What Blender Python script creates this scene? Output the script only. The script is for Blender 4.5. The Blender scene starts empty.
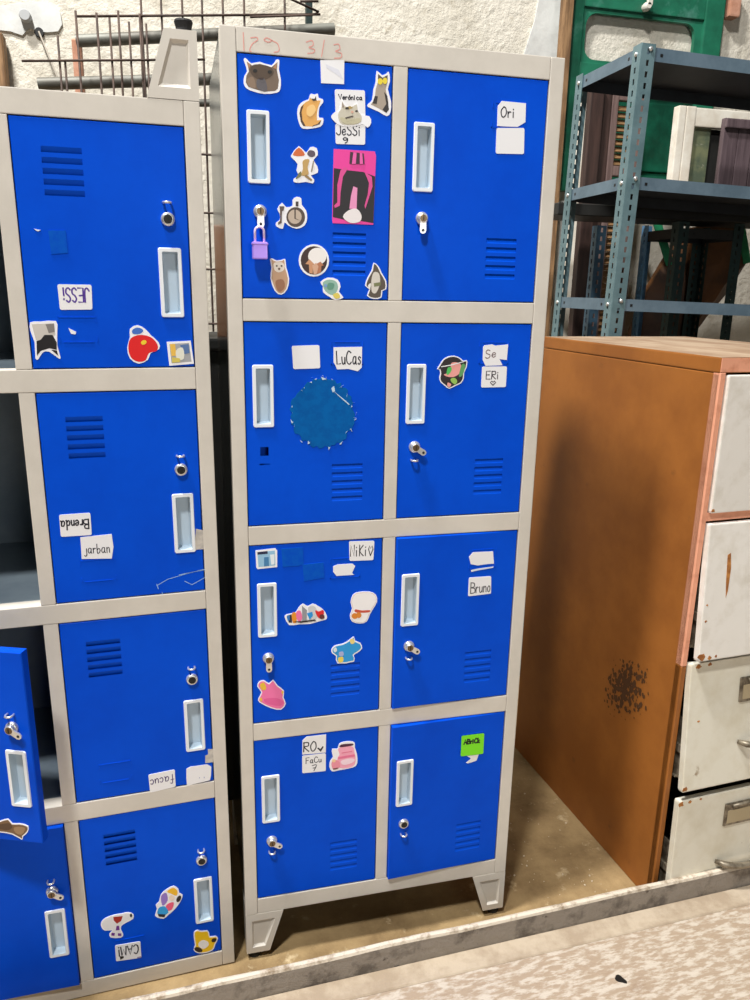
import bpy, bmesh, math, random
from mathutils import Vector, Matrix, Euler
random.seed(7)
PI = math.pi
S = bpy.context.scene
COL = S.collection

# ------------------------------------------------------------------ camera
F = 779.66
CAM = Vector((-0.0894, -1.3865, 1.4046))
ROT = Matrix(((0.9698620380854035, 0.04592531544429097, -0.2392874682932009),
              (-0.24294784886566131, 0.2570276258309379, -0.9353679181430476),
              (0.018546423169308067, 0.9653122111322604, 0.2604387936283134)))
cd = bpy.data.cameras.new('camera')
cam = bpy.data.objects.new('camera', cd)
COL.objects.link(cam)
cd.sensor_fit = 'VERTICAL'
cd.sensor_height = 36.0
cd.sensor_width = 27.0
cd.lens = F / 1000 * 36.0
cd.clip_start = 0.02
cam.matrix_world = Matrix.Translation(CAM) @ ROT.to_4x4()
S.camera = cam

# ------------------------------------------------------------------ light
S.view_settings.view_transform = 'Standard'
S.view_settings.look = 'None'
S.view_settings.gamma = 1.0
S.view_settings.use_curve_mapping = False
S.view_settings.exposure = 0.0
W = bpy.data.worlds.new('world')
S.world = W
W.use_nodes = True
W.node_tree.nodes['Background'].inputs[0].default_value = (0.95, 0.98, 1.0, 1)
W.node_tree.nodes['Background'].inputs[1].default_value = 0.02


def lamp(name, loc, target, size, power, color=(1, 0.97, 0.92), size_y=None):
    l = bpy.data.lights.new(name, 'AREA')
    l.energy = power
    l.color = color
    l.shape = 'RECTANGLE' if size_y else 'DISK'
    l.size = size
    if size_y:
        l.size_y = size_y
    o = bpy.data.objects.new(name, l)
    COL.objects.link(o)
    o.location = loc
    d = Vector(target) - Vector(loc)
    o.rotation_euler = d.to_track_quat('-Z', 'Y').to_euler()
    return o


lamp('ceiling_lamp', (-1.28, -2.46, 6.0), (0.3, 0.0, 0.9), 0.5, 270, (1, 0.985, 0.96))
lamp('ceiling_lamp', (-1.31, -0.40, 6.0), (0.3, 0.0, 0.9), 0.5, 400, (1, 0.985, 0.96))
lamp('fill_light', (1.1, -4.4, 2.0), (0.2, 0.0, 0.9), 1.0, 36, (1, 0.99, 0.97), 1.8)  # added soft fill for the locker fronts, no doorway known there


# ------------------------------------------------------------------ materials
def lin(c):
    c = c / 255.0
    return c / 12.92 if c <= 0.04045 else ((c + 0.055) / 1.055) ** 2.4


def rgb(c):
    return (lin(c[0]), lin(c[1]), lin(c[2]), 1)


MATS = {}


def mat(name, c, rough=0.5, metal=0.0, c2=None, scale=8.0, lo=0.4, hi=0.6, detail=6, bump=0.0, bscale=None,
        stretch=(1, 1, 1), coat=0.0, c3=None, scale3=3.0, lo3=0.6, hi3=0.7, spec=0.5, alpha=None):
    if name in MATS:
        return MATS[name]
    m = bpy.data.materials.new(name)
    m.use_nodes = True
    nt = m.node_tree
    b = nt.nodes['Principled BSDF']
    b.inputs['Roughness'].default_value = rough
    b.inputs['Metallic'].default_value = metal
    b.inputs['Coat Weight'].default_value = coat
    b.inputs['Specular IOR Level'].default_value = spec
    b.inputs['Base Color'].default_value = rgb(c)
    m.diffuse_color = rgb(c)
    tc = nt.nodes.new('ShaderNodeTexCoord')
    mp = nt.nodes.new('ShaderNodeMapping')
    mp.inputs['Scale'].default_value = stretch
    nt.links.new(tc.outputs['Object'], mp.inputs['Vector'])

    def noise(sc, det=detail):
        n = nt.nodes.new('ShaderNodeTexNoise')
        n.inputs['Scale'].default_value = sc
        n.inputs['Detail'].default_value = det
        n.inputs['Roughness'].default_value = 0.65
        nt.links.new(mp.outputs['Vector'], n.inputs['Vector'])
        return n

    def layer(prev, col, sc, lo, hi):
        n = noise(sc)
        r = nt.nodes.new('ShaderNodeMapRange')
        r.inputs['From Min'].default_value = lo
        r.inputs['From Max'].default_value = hi
        nt.links.new(n.outputs['Fac'], r.inputs['Value'])
        mx = nt.nodes.new('ShaderNodeMix')
        mx.data_type = 'RGBA'
        nt.links.new(r.outputs['Result'], mx.inputs['Factor'])
        if prev is None:
            mx.inputs['A'].default_value = rgb(c)
        else:
            nt.links.new(prev, mx.inputs['A'])
        mx.inputs['B'].default_value = rgb(col)
        return mx.outputs['Result']
    out = None
    if c2:
        out = layer(None, c2, scale, lo, hi)
    if c3:
        out = layer(out, c3, scale3, lo3, hi3)
    if out is not None:
        nt.links.new(out, b.inputs['Base Color'])
    if bump:
        n = noise(bscale or scale)
        bp = nt.nodes.new('ShaderNodeBump')
        bp.inputs['Strength'].default_value = bump
        bp.inputs['Distance'].default_value = 0.01
        nt.links.new(n.outputs['Fac'], bp.inputs['Height'])
        nt.links.new(bp.outputs['Normal'], b.inputs['Normal'])
    MATS[name] = m
    return m


M_BLUE = mat('blue_door_paint', (0, 80, 218), 0.45, c2=(0, 74, 208), scale=5, bump=0.02, bscale=60, spec=0.08)
M_FRAME = mat('beige_frame_paint', (216, 210, 199), 0.45, c2=(208, 202, 191), scale=9)
M_SHELL = mat('galvanised_sheet', (178, 184, 184), 0.22, 0.9, c2=(150, 158, 160), scale=6, stretch=(1, 1, 0.4))
M_INNER = mat('grey_inner_paint', (128, 142, 152), 0.5, 0.1, c2=(112, 126, 138), scale=5)
M_PLASTIC = mat('white_handle_plastic', (236, 241, 246), 0.4)
M_CUP_SHADED = mat('shaded_handle_cup', (190, 208, 222), 0.4)  # the white plastic again, with the recess shade put into its colour
M_CHROME = mat('chrome_metal', (232, 232, 230), 0.3, 0.75, c2=(214, 214, 212), scale=40)
M_BRASS = mat('dull_brass', (120, 100, 76), 0.35, 0.9)
M_BLACK = mat('black_keyway', (12, 11, 11), 0.5)
M_RUBBER = mat('black_rubber', (22, 21, 22), 0.7)
M_WALL = mat('rough_whitewash', (216, 210, 196), 0.9, c2=(194, 187, 170), scale=5, lo=0.45, hi=0.7, bump=1.0, bscale=30,
             c3=(182, 173, 154), scale3=16, lo3=0.58, hi3=0.72)
M_PLASTER = mat('smooth_grey_plaster', (208, 209, 205), 0.85, c2=(190, 190, 186), scale=9, bump=0.2, bscale=20)
M_FLOOR = mat('dirty_concrete', (168, 142, 100), 0.9, c2=(122, 98, 64), scale=5, lo=0.4, hi=0.66, bump=0.35, bscale=40,
              c3=(205, 184, 146), scale3=16, lo3=0.6, hi3=0.72)
M_KERB = mat('stained_kerb_cement', (150, 141, 130), 0.85, c2=(104, 96, 88), scale=14, lo=0.5, hi=0.64, bump=0.4, bscale=50,
             c3=(92, 82, 74), scale3=30, lo3=0.62, hi3=0.68)
M_RIM = mat('worn_white_rim', (212, 200, 182), 0.8, c2=(150, 132, 110), scale=30, lo=0.5, hi=0.65, bump=0.3, bscale=60)
M_STRIP = mat('pale_cement_strip', (188, 172, 150), 0.85, c2=(164, 146, 124), scale=12, bump=0.3, bscale=50)
M_SLAB = mat('peeling_painted_slab', (166, 146, 124), 0.75, c2=(198, 186, 170), scale=34, lo=0.46, hi=0.58, detail=9, bump=0.45,
             bscale=30, stretch=(0.8, 2.4, 1), c3=(134, 106, 80), scale3=9, lo3=0.6, hi3=0.76)
M_BROWN = mat('brown_cabinet_enamel', (160, 98, 38), 0.55, c2=(142, 84, 30), scale=4, c3=(108, 66, 30), scale3=9, lo3=0.66,
              hi3=0.76, bump=0.03, bscale=50)
M_SALMON = mat('salmon_cabinet_front', (232, 164, 132), 0.6, c2=(206, 136, 104), scale=20, lo=0.5, hi=0.66)  # salmon tone of the cabinet's upper front frame and top edge
M_DUST = mat('dusty_cabinet_top', (166, 144, 120), 0.9, c2=(140, 114, 90), scale=7, stretch=(2, 0.6, 1))
M_CREAM = mat('chipped_white_enamel', (238, 234, 226), 0.5, c2=(214, 207, 192), scale=7, lo=0.48, hi=0.7, c3=(186, 130, 66),
              scale3=13, lo3=0.65, hi3=0.74, bump=0.08, bscale=30)
M_CREAM2 = mat('grubby_cream_enamel', (230, 226, 210), 0.5, c2=(212, 204, 180), scale=6, lo=0.45, hi=0.7, c3=(140, 112, 72),
               scale3=18, lo3=0.65, hi3=0.74, bump=0.06, bscale=30)
M_RUST = mat('yellow_rust_edge', (204, 166, 84), 0.7, c2=(120, 76, 36), scale=40)
M_TARN = mat('tarnished_metal', (150, 140, 122), 0.45, 0.5, c2=(96, 86, 72), scale=40)
M_POST = mat('grey_green_angle_steel', (104, 130, 136), 0.45, 0.2, c2=(90, 116, 122), scale=14, c3=(120, 92, 60), scale3=32,
             lo3=0.72, hi3=0.78)
M_SHELF_SHADED = mat('shaded_shelf_plate', (44, 50, 56), 0.6, 0.1, c2=(36, 40, 46), scale=10)  # shade beneath the shelves put into a near-black plate colour
M_SHELF = mat('blue_grey_shelf_steel', (102, 122, 136), 0.45, 0.2, c2=(88, 108, 122), scale=10)
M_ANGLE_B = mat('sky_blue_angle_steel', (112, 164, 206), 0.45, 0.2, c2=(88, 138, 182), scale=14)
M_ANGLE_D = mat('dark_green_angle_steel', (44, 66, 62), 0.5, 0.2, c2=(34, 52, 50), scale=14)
M_DARK = mat('dark_board_and_gap_fill', (34, 34, 32), 0.6, c2=(26, 26, 24), scale=10)
M_PIPE = mat('grey_pipe', (112, 112, 104), 0.55, 0.3, c2=(84, 80, 72), scale=14, stretch=(0.3, 1, 1))
M_WIRE = mat('rusty_rebar', (82, 64, 54), 0.7, 0.3, c2=(60, 48, 42), scale=40)
M_BRICK = mat('terracotta', (200, 150, 126), 0.85, c2=(176, 124, 98), scale=16)
M_GREEN = mat('weathered_green_paint', (30, 112, 84), 0.5, c2=(22, 88, 66), scale=6, c3=(104, 160, 146), scale3=7, lo3=0.55, hi3=0.8)
M_GREEN2 = mat('dark_green_panel', (24, 96, 72), 0.35, c2=(14, 62, 46), scale=4)
M_STRAP = mat('green_webbing', (34, 140, 92), 0.6, c2=(24, 116, 76), scale=30)
M_WOOD_D = mat('dark_brown_wood', (72, 52, 46), 0.55, c2=(50, 36, 32), scale=8, stretch=(6, 6, 0.6))
M_WOOD_G = mat('grey_brown_wood', (126, 104, 98), 0.6, c2=(98, 78, 74), scale=8, stretch=(6, 6, 0.6))
M_SLAT = mat('tan_louvre_slat', (140, 106, 70), 0.6, c2=(112, 84, 54), scale=9)
M_PURPLE = mat('purple_brown_planks', (104, 88, 92), 0.5, c2=(82, 68, 72), scale=8, stretch=(8, 8, 0.5))
M_WHITEWOOD = mat('white_painted_wood', (240, 234, 220), 0.6, c2=(220, 210, 192), scale=9, c3=(186, 166, 136), scale3=20,
                  lo3=0.68, hi3=0.78)
M_POSTWOOD = mat('raw_brown_wood', (150, 116, 80), 0.75, c2=(104, 76, 48), scale=9, stretch=(6, 6, 0.7))
M_TARP = mat('brown_leathercloth', (96, 58, 22), 0.55, c2=(64, 38, 14), scale=4, bump=0.3, bscale=6)
M_GLASS = mat('mottled_mirror_glass', (120, 134, 112), 0.12, 0.5, c2=(164, 170, 130), scale=12, c3=(206, 208, 180), scale3=22,
              lo3=0.6, hi3=0.68)
M_PAD = mat('lilac_padlock_body', (176, 140, 236), 0.3, 0.2)
M_PADW = mat('pale_pink_shackle', (234, 214, 240), 0.25, 0.3)
M_DEBRIS = mat('pale_grit', (214, 200, 176), 0.9)

PALETTE = {}


def pc(r, g, b, rough=0.45):
    k = (r, g, b)
    if k not in PALETTE:
        PALETTE[k] = mat('print_%02x%02x%02x' % k, k, rough)
    return PALETTE[k]


WHITE = pc(246, 246, 250)
PAPER = pc(240, 240, 242)
INK = pc(24, 22, 40)
RESID = mat('teal_glue_residue', (0, 98, 174), 0.6, c2=(0, 88, 164), scale=60, c3=(150, 190, 220), scale3=150, lo3=0.72, hi3=0.78, spec=0.1)
FAINT = mat('faint_glue_residue', (4, 88, 196), 0.6, c2=(0, 78, 196), scale=70, c3=(150, 190, 220), scale3=150, lo3=0.72, hi3=0.78, spec=0.08)
TAPE = mat('clear_tape', (206, 200, 190), 0.25, c2=(180, 176, 170), scale=60)
REDINK = pc(228, 152, 142)


# ------------------------------------------------------------------ mesh helper
class MB:
    def __init__(self):
        self.bm = bmesh.new()

    def face(self, pts, mi=0):
        vs = [self.bm.verts.new(p) for p in pts]
        f = self.bm.faces.new(vs)
        f.material_index = mi
        return f

    def box(self, x0, x1, y0, y1, z0, z1, mi=0, bevel=0.0, seg=1, M=None):
        b = bmesh.new()
        bmesh.ops.create_cube(b, size=1)
        for v in b.verts:
            v.co = Vector(((x0 + x1) / 2 + v.co.x * (x1 - x0), (y0 + y1) / 2 + v.co.y * (y1 - y0),
                           (z0 + z1) / 2 + v.co.z * (z1 - z0)))
        if bevel:
            bmesh.ops.bevel(b, geom=list(b.edges), offset=bevel, segments=seg, affect='EDGES', profile=0.7)
        self.merge(b, mi, M)

    def merge(self, b, mi=None, M=None):
        mp = {}
        for v in b.verts:
            mp[v] = self.bm.verts.new(M @ v.co if M else v.co)
        for f in b.faces:
            try:
                nf = self.bm.faces.new([mp[v] for v in f.verts])
                nf.material_index = f.material_index if mi is None else mi
                nf.smooth = f.smooth
            except ValueError:
                pass
        b.free()

    def prism(self, pts, y0, y1, mi=0, M=None):
        """polygon of (x, z) extruded along y"""
        b = bmesh.new()
        a = sum(pts[i][0] * pts[(i + 1) % len(pts)][1] - pts[(i + 1) % len(pts)][0] * pts[i][1] for i in range(len(pts)))
        if a < 0:
            pts = pts[::-1]
        f0 = [b.verts.new((x, y0, z)) for x, z in pts]
        f1 = [b.verts.new((x, y1, z)) for x, z in pts]
        b.faces.new(f0)
        b.faces.new(f1[::-1])
        n = len(pts)
        for i in range(n):
            b.faces.new((f0[(i + 1) % n], f0[i], f1[i], f1[(i + 1) % n]))
        b.normal_update()
        bmesh.ops.triangulate(b, faces=[f for f in b.faces if len(f.verts) > 4])
        self.merge(b, mi, M)

    def tube(self, pts, r, n=8, mi=0, closed=False, caps=True):
        P = [Vector(p) for p in pts]
        rings = []
        m = len(P)
        ref = None
        for i, p in enumerate(P):
            if closed:
                t = (P[(i + 1) % m] - P[i - 1]).normalized()
            else:
                t = ((P[min(i + 1, m - 1)] - P[max(i - 1, 0)])).normalized()
            if ref is None:
                ref = Vector((0, 0, 1)) if abs(t.z) < 0.9 else Vector((1, 0, 0))
            u = t.cross(ref).normalized()
            w = u.cross(t).normalized()
            ref = w
            rr = r[i] if isinstance(r, (list, tuple)) else r
            rings.append([self.bm.verts.new(p + (u * math.cos(2 * PI * k / n) + w * math.sin(2 * PI * k / n)) * rr) for k in range(n)])
        for i in range(m if closed else m - 1):
            a, b = rings[i], rings[(i + 1) % m]
            for k in range(n):
                f = self.bm.faces.new((a[k], a[(k + 1) % n], b[(k + 1) % n], b[k]))
                f.smooth = True
                f.material_index = mi
        if caps and not closed:
            for rg in (rings[0][::-1], rings[-1]):
                f = self.bm.faces.new(rg)
                f.material_index = mi

    def lathe_y(self, cx, cz, prof, n=20, mi=0):
        """profile of (radius, y), turned about the y axis through (cx, cz)"""
        rings = []
        for r, y in prof:
            rings.append([self.bm.verts.new((cx + r * math.cos(2 * PI * k / n), y, cz + r * math.sin(2 * PI * k / n))) for k in range(n)])
        for a, b in zip(rings, rings[1:]):
            for k in range(n):
                f = self.bm.faces.new((a[k], a[(k + 1) % n], b[(k + 1) % n], b[k]))
                f.material_index = mi
                f.smooth = True
        f = self.bm.faces.new(rings[-1])
        f.material_index = mi

    def build(self, name, mats, parent=None, M=None, flip=True, merge=0.0):
        if merge:
            bmesh.ops.remove_doubles(self.bm, verts=self.bm.verts, dist=merge)
        if flip:
            bmesh.ops.recalc_face_normals(self.bm, faces=self.bm.faces)
        me = bpy.data.meshes.new(name)
        self.bm.to_mesh(me)
        self.bm.free()
        for m in (mats if isinstance(mats, (list, tuple)) else [mats]):
            me.materials.append(m)
        o = bpy.data.objects.new(name, me)
        COL.objects.link(o)
        if parent:
            o.parent = parent
        if M is not None:
            o.matrix_local = M
        return o


def tag(o, label, cat, group=None, kind=None):
    if label:
        o['label'] = label
    if cat:
        o['category'] = cat
    if group:
        o['group'] = group
    if kind:
        o['kind'] = kind
    return o


def empty(name, M):
    o = bpy.data.objects.new(name, None)
    COL.objects.link(o)
    o.empty_display_size = 0.1
    o.matrix_world = M if isinstance(M, Matrix) else Matrix.Translation(M)
    return o


def struct(o):
    o['kind'] = 'structure'
    return o


def at(u, v, Y):
    """the point of the plane y = Y that the photograph shows at pixel (u, v)"""
    d = ROT @ Vector(((u - 375) / F, -(v - 500) / F, -1))
    return CAM + d * ((Y - CAM.y) / d.y)


# ------------------------------------------------------------------ the room
def kerb_y(x):
    return -0.127 + 0.038 * x


m = MB()
m.box(-3.2, 4.6, -0.30, 1.9, -0.12, 0.0)
struct(m.build('floor', M_FLOOR))
m = MB()
m.box(-3.2, 4.6, 1.7, 1.9, 0.0, 4.2)
struct(m.build('wall_back', M_WALL))
KY = math.atan(0.038)
KM = Matrix.Translation((0, -0.127, 0)) @ Matrix.Rotation(KY, 4, 'Z')
# raised lip along the platform edge: cement face with a worn white rim
m = MB()
n = 90
prev = None
rnd = random.Random(3)
secs = []
for i in range(n + 1):
    x = -3.1 + 7.6 * i / n
    j = rnd.uniform(-0.0018, 0.0018)
    k = rnd.uniform(-0.0015, 0.0015)
    secs.append([(x, 0.0, 0.0), (x, 0.0 + j * 0.5, 0.083 + k), (x, 0.002 + j, 0.0885 + k), (x, 0.008 + j, 0.09 + k),
                 (x, 0.0135, 0.087 + k), (x, 0.0145, 0.0)])
for a, b in zip(secs, secs[1:]):
    for q in range(5):
        m.face((a[q], b[q], b[q + 1], a[q + 1]), 0 if q in (0, 4) else 1)
m.face(secs[0])
m.face(secs[-1])
struct(m.build('trim_1', [M_KERB, M_RIM], M=KM, merge=0.0001))
# front slab: pale strip then peeling paint, with two rust holes
m = MB()
m.box(-3.1, 4.5, -0.052, -0.0005, 0.001, 0.034, 0, 0.003)
struct(m.build('trim_2', M_STRIP, M=KM))
m = MB()
m.box(-3.1, 4.5, -3.2, -0.0522, 0.001, 0.0315, 0, 0.001)
slab = struct(m.build('floor_front', M_SLAB, M=KM))


def floor_hit(u, v, z):
    d = ROT @ Vector(((u - 375) / F, -(v - 500) / F, -1))
    return CAM + d * ((z - CAM.z) / d.z)


for (u, v, rx, ry) in ((620.5, 979.5, 0.009, 0.011), (567, 941.5, 0.008, 0.006), (398, 967, 0.006, 0.004)):
    p = floor_hit(u, v, 0.0315)
    m = MB()
    pts = []
    for k in range(18):
        a = 2 * PI * k / 18
        r = 1 + 0.18 * math.sin(3 * a + u)
        pts.append((rx * r * math.cos(a) - 0.004 * math.sin(a), ry * r * math.sin(a)))
    m.prism([(x, y) for x, y in pts], 0, 0.0008, 0)
    o = m.build('floor_hole', M_BLACK, slab, flip=True)
    o.matrix_local = KM.inverted() @ Matrix.Translation((p.x, p.y, 0.0323)) @ Matrix.Rotation(-PI / 2, 4, 'X')
# plaster repair on the wall at the top left and a smooth grey pilaster near the green door
m = MB()
pp = [(-8, 6), (12, 4), (28, 3), (44, 2), (55, 4), (60, 12), (62, 24), (58, 31), (47, 32), (38, 31), (29, 28), (22, 35), (10, 31), (-8, 29)]
m.prism([((at(u, v, 1.69).x), at(u, v, 1.69).z) for u, v in pp], 1.692, 1.702)
struct(m.build('trim_3', M_PLASTER))
m = MB()
pp = [(536, 20), (520, 70), (500, 140), (500, 300), (570, 300), (575, -40), (548, -40)]
m.prism([((at(u, v, 1.68).x), at(u, v, 1.68).z) for u, v in pp], 1.69, 1.7005)
struct(m.build('trim_4', M_PLASTER))
m = MB()
q = at(25.5, 16.5, 1.68)
m.lathe_y(q.x, q.z, [(0.018, 1.692), (0.018, 1.664), (0.015, 1.66)], 18)
tag(m.build('pipe_stub', mat('grey_plastic', (166, 168, 168), 0.6)), 'short grey round pipe stub sticking out of plaster patch', 'pipe stub')
m = MB()
q = at(39, 32, 1.69)
q2 = at(58, 79, 1.62)
m.tube([(q.x, 1.70, q.z), (q.x, 1.685, q.z), (q2.x, 1.62, q2.z), (q2.x + 0.1, 1.5, q2.z - 0.35), (q2.x + 0.1, 1.5, 0.0)], 0.003, 6)
m.lathe_y(q.x, q.z, [(0.016, 1.701), (0.014, 1.689)], 12, 1)
tag(m.build('hanging_cord', [mat('pale_cord', (150, 142, 130), 0.8), M_BLACK]), 'thin cord coming out of a hole in the whitewashed wall', 'cord')
m = MB()
q = at(-3, 60, 1.66)
m.box(q.x - 0.04, q.x + 0.028, 1.63, 1.69, 0, q.z + 0.075, 0, 0.004)
tag(m.build('wooden_post', M_POSTWOOD), 'light brown wooden post against wall at the far left edge', 'post')

# ------------------------------------------------------------------ lettering (hand drawn strokes)
G = {
    'A': [[(0, 0), (.35, 1), (.7, 0)], [(.15, .38), (.58, .38)]],
    'B': [[(0, 0), (0, 1)], [(0, 1), (.5, .92), (.5, .6), (.05, .53), (.6, .42), (.6, .06), (0, 0)]],
    'C': [[(.62, .86), (.3, 1), (.02, .6), (.08, .15), (.4, 0), (.65, .16)]],
    'E': [[(.55, 1), (0, 1), (0, 0), (.58, 0)], [(0, .52), (.45, .54)]],
    'F': [[(.55, 1), (0, 1), (0, 0)], [(0, .52), (.42, .54)]],
    'I': [[(.1, 1), (.1, 0)]],
    'J': [[(.5, 1), (.5, .2), (.25, 0), (0, .2)]],
    'K': [[(0, 0), (.02, 1)], [(.5, .98), (.04, .46), (.54, 0)]],
    'L': [[(.02, 1), (0, 0), (.5, .04)]],
    'M': [[(0, 0), (.1, 1), (.38, .3), (.66, 1), (.78, 0)]],
    'N': [[(0, 0), (.08, 1), (.5, 0), (.56, 1.02)]],
    'O': [[(.32, 1), (.02, .6), (.1, .1), (.36, 0), (.62, .35), (.56, .85), (.32, 1)]],
    'R': [[(0, 0), (.04, 1)], [(.0, .95), (.5, .95), (.52, .6), (.06, .5), (.58, 0)]],
    'S': [[(.5, .88), (.25, 1), (.04, .78), (.2, .55), (.48, .38), (.46, .1), (.2, 0), (0, .14)]],
    'V': [[(0, 1), (.3, 0), (.6, 1)]],
    'a': [[(.42, .55), (.15, .55), (.02, .2), (.2, 0), (.42, .25), (.44, .55), (.44, .06), (.54, 0)]],
    'b': [[(0, 1), (.02, 0), (.3, .02), (.42, .3), (.25, .5), (.03, .36)]],
    'c': [[(.4, .48), (.18, .56), (.02, .28), (.16, 0), (.42, .1)]],
    'd': [[(.42, .45), (.15, .52), (.02, .2), (.2, 0), (.42, .22)], [(.44, 1), (.44, .05), (.52, 0)]],
    'e': [[(.04, .28), (.4, .34), (.34, .56), (.12, .52), (.02, .22), (.2, 0), (.42, .12)]],
    'f': [[(.46, .92), (.28, 1), (.2, .8), (.18, -.12)], [(.02, .5), (.4, .52)]],
    'i': [[(.08, .54), (.08, 0)], [(.08, .76), (.1, .82)]],
    'j': [[(.3, .54), (.3, -.2), (.1, -.36), (0, -.24)]],
    'k': [[(0, 1), (0, 0)], [(.4, .55), (.04, .26), (.44, 0)]],
    'n': [[(0, .55), (.02, 0)], [(.02, .36), (.2, .56), (.36, .42), (.38, 0)]],
    'o': [[(.2, .55), (.02, .34), (.08, .04), (.28, 0), (.4, .26), (.34, .5), (.2, .55)]],
    'r': [[(0, .55), (.02, 0)], [(.02, .34), (.18, .54), (.34, .5)]],
    's': [[(.34, .48), (.16, .56), (.04, .42), (.3, .24), (.28, .04), (.1, 0), (0, .08)]],
    'u': [[(0, .55), (.04, .1), (.2, 0), (.38, .2), (.4, .55), (.42, .02)]],
    'ó': [[(.2, .55), (.02, .34), (.08, .04), (.28, 0), (.4, .26), (.34, .5), (.2, .55)], [(.2, .7), (.36, .9)]],
    '1': [[(.1, 1), (.12, 0)]],
    '2': [[(.02, .8), (.22, 1), (.5, .82), (.3, .4), (0, .02), (.55, 0)]],
    '3': [[(.04, .96), (.4, 1), (.46, .76), (.16, .56), (.5, .42), (.5, .1), (.22, -.04), (0, .1)]],
    '7': [[(0, .95), (.5, 1), (.2, 0)], [(.1, .5), (.44, .54)]],
    '9': [[(.5, .9), (.2, 1), (.02, .74), (.2, .54), (.48, .66), (.54, .9), (.5, .3), (.24, 0)]],
    '/': [[(.36, 1.02), (0, -.04)]],
    '!': [[(.06, 1), (.08, .28)], [(.08, .06), (.1, 0)]],
    '♡': [[(.3, 0), (0, .6), (.14, .9), (.3, .66), (.46, .9), (.62, .6), (.3, 0)]],
    '✓': [[(0, .4), (.2, .12), (.7, .5)]],
    ' ': [],
}


def smooth(pts, k=4):
    if len(pts) < 3:
        return [Vector(p) for p in pts]
    P = [Vector(p) for p in pts]
    out = []
    for i in range(len(P) - 1):
        p0, p1, p2, p3 = P[max(i - 1, 0)], P[i], P[i + 1], P[min(i + 2, len(P) - 1)]
        for j in range(k):
            t = j / k
            out.append(0.5 * ((2 * p1) + (p2 - p0) * t + (2 * p0 - 5 * p1 + 4 * p2 - p3) * t * t + (3 * p1 - p0 - 3 * p2 + p3) * t ** 3))
    out.append(P[-1])
    return out


def text_strokes(text):
    x = 0
    out = []
    for ch in text:
        g = G[ch]
        w = 0.3
        for s in g:
            w = max(w, max(p[0] for p in s))
            sharp = ch in 'AEFILMNV/!1♡'
            pts = [(px + x, py) for px, py in s]
            out.append([Vector(p) for p in pts] if sharp else smooth(pts))
        x += w + 0.2
    return out, x - 0.2


def ribbon(mb, pts, w, y, mi):
    """flat marker stroke on the plane y through (x, z) points"""
    n = len(pts)
    L, R = [], []
    for i in range(n):
        t = (pts[min(i + 1, n - 1)] - pts[max(i - 1, 0)])
        if t.length < 1e-9:
            t = Vector((1, 0))
        t.normalize()
        nn = Vector((-t.y, t.x)) * w * 0.5
        e = t * (w * 0.35) * (-1 if i == 0 else (1 if i == n - 1 else 0))
        L.append(pts[i] + nn + e)
        R.append(pts[i] - nn + e)
    for i in range(n - 1):
        mb.face([(p.x, y, p.y) for p in (L[i], L[i + 1], R[i + 1], R[i])], mi)


# ------------------------------------------------------------------ lockers
XS = [0.0, 0.025, 0.2833, 0.308, 0.5657, 0.5919]
ZT = [1.7639, 1.3858, 1.3484, 0.9782, 0.9423, 0.5699, 0.5329, 0.154]
ZBODY = 0.1173
ZFOOT = 0.0177
TOP = 1.80
DEPTH = 0.40
DOORS = {}      # (locker, col, row) -> (door object, world matrix, door width, height)
GAP = 0.0016


def rr(x0, x1, z0, z1, r, n=4):
    out = []
    for cx, cz, a0 in ((x1 - r, z1 - r, 0), (x0 + r, z1 - r, 90), (x0 + r, z0 + r, 180), (x1 - r, z0 + r, 270)):
        for k in range(n + 1):
            a = math.radians(a0 + 90 * k / n)
            out.append((cx + r * math.cos(a), cz + r * math.sin(a)))
    return out


HX0, HX1, HZ0, HZ1 = -0.2428, -0.2053, 0.1830, 0.2940     # recessed handle
LX0, LX1 = -0.1, -0.0415                                   # louvres
LOUV = [(0.1020 - 0.0155 * i, 0.1108 - 0.0155 * i) for i in range(5)]
LOCKX, LOCKZ, HASPZ = -0.2238, 0.1392, 0.1140


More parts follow.
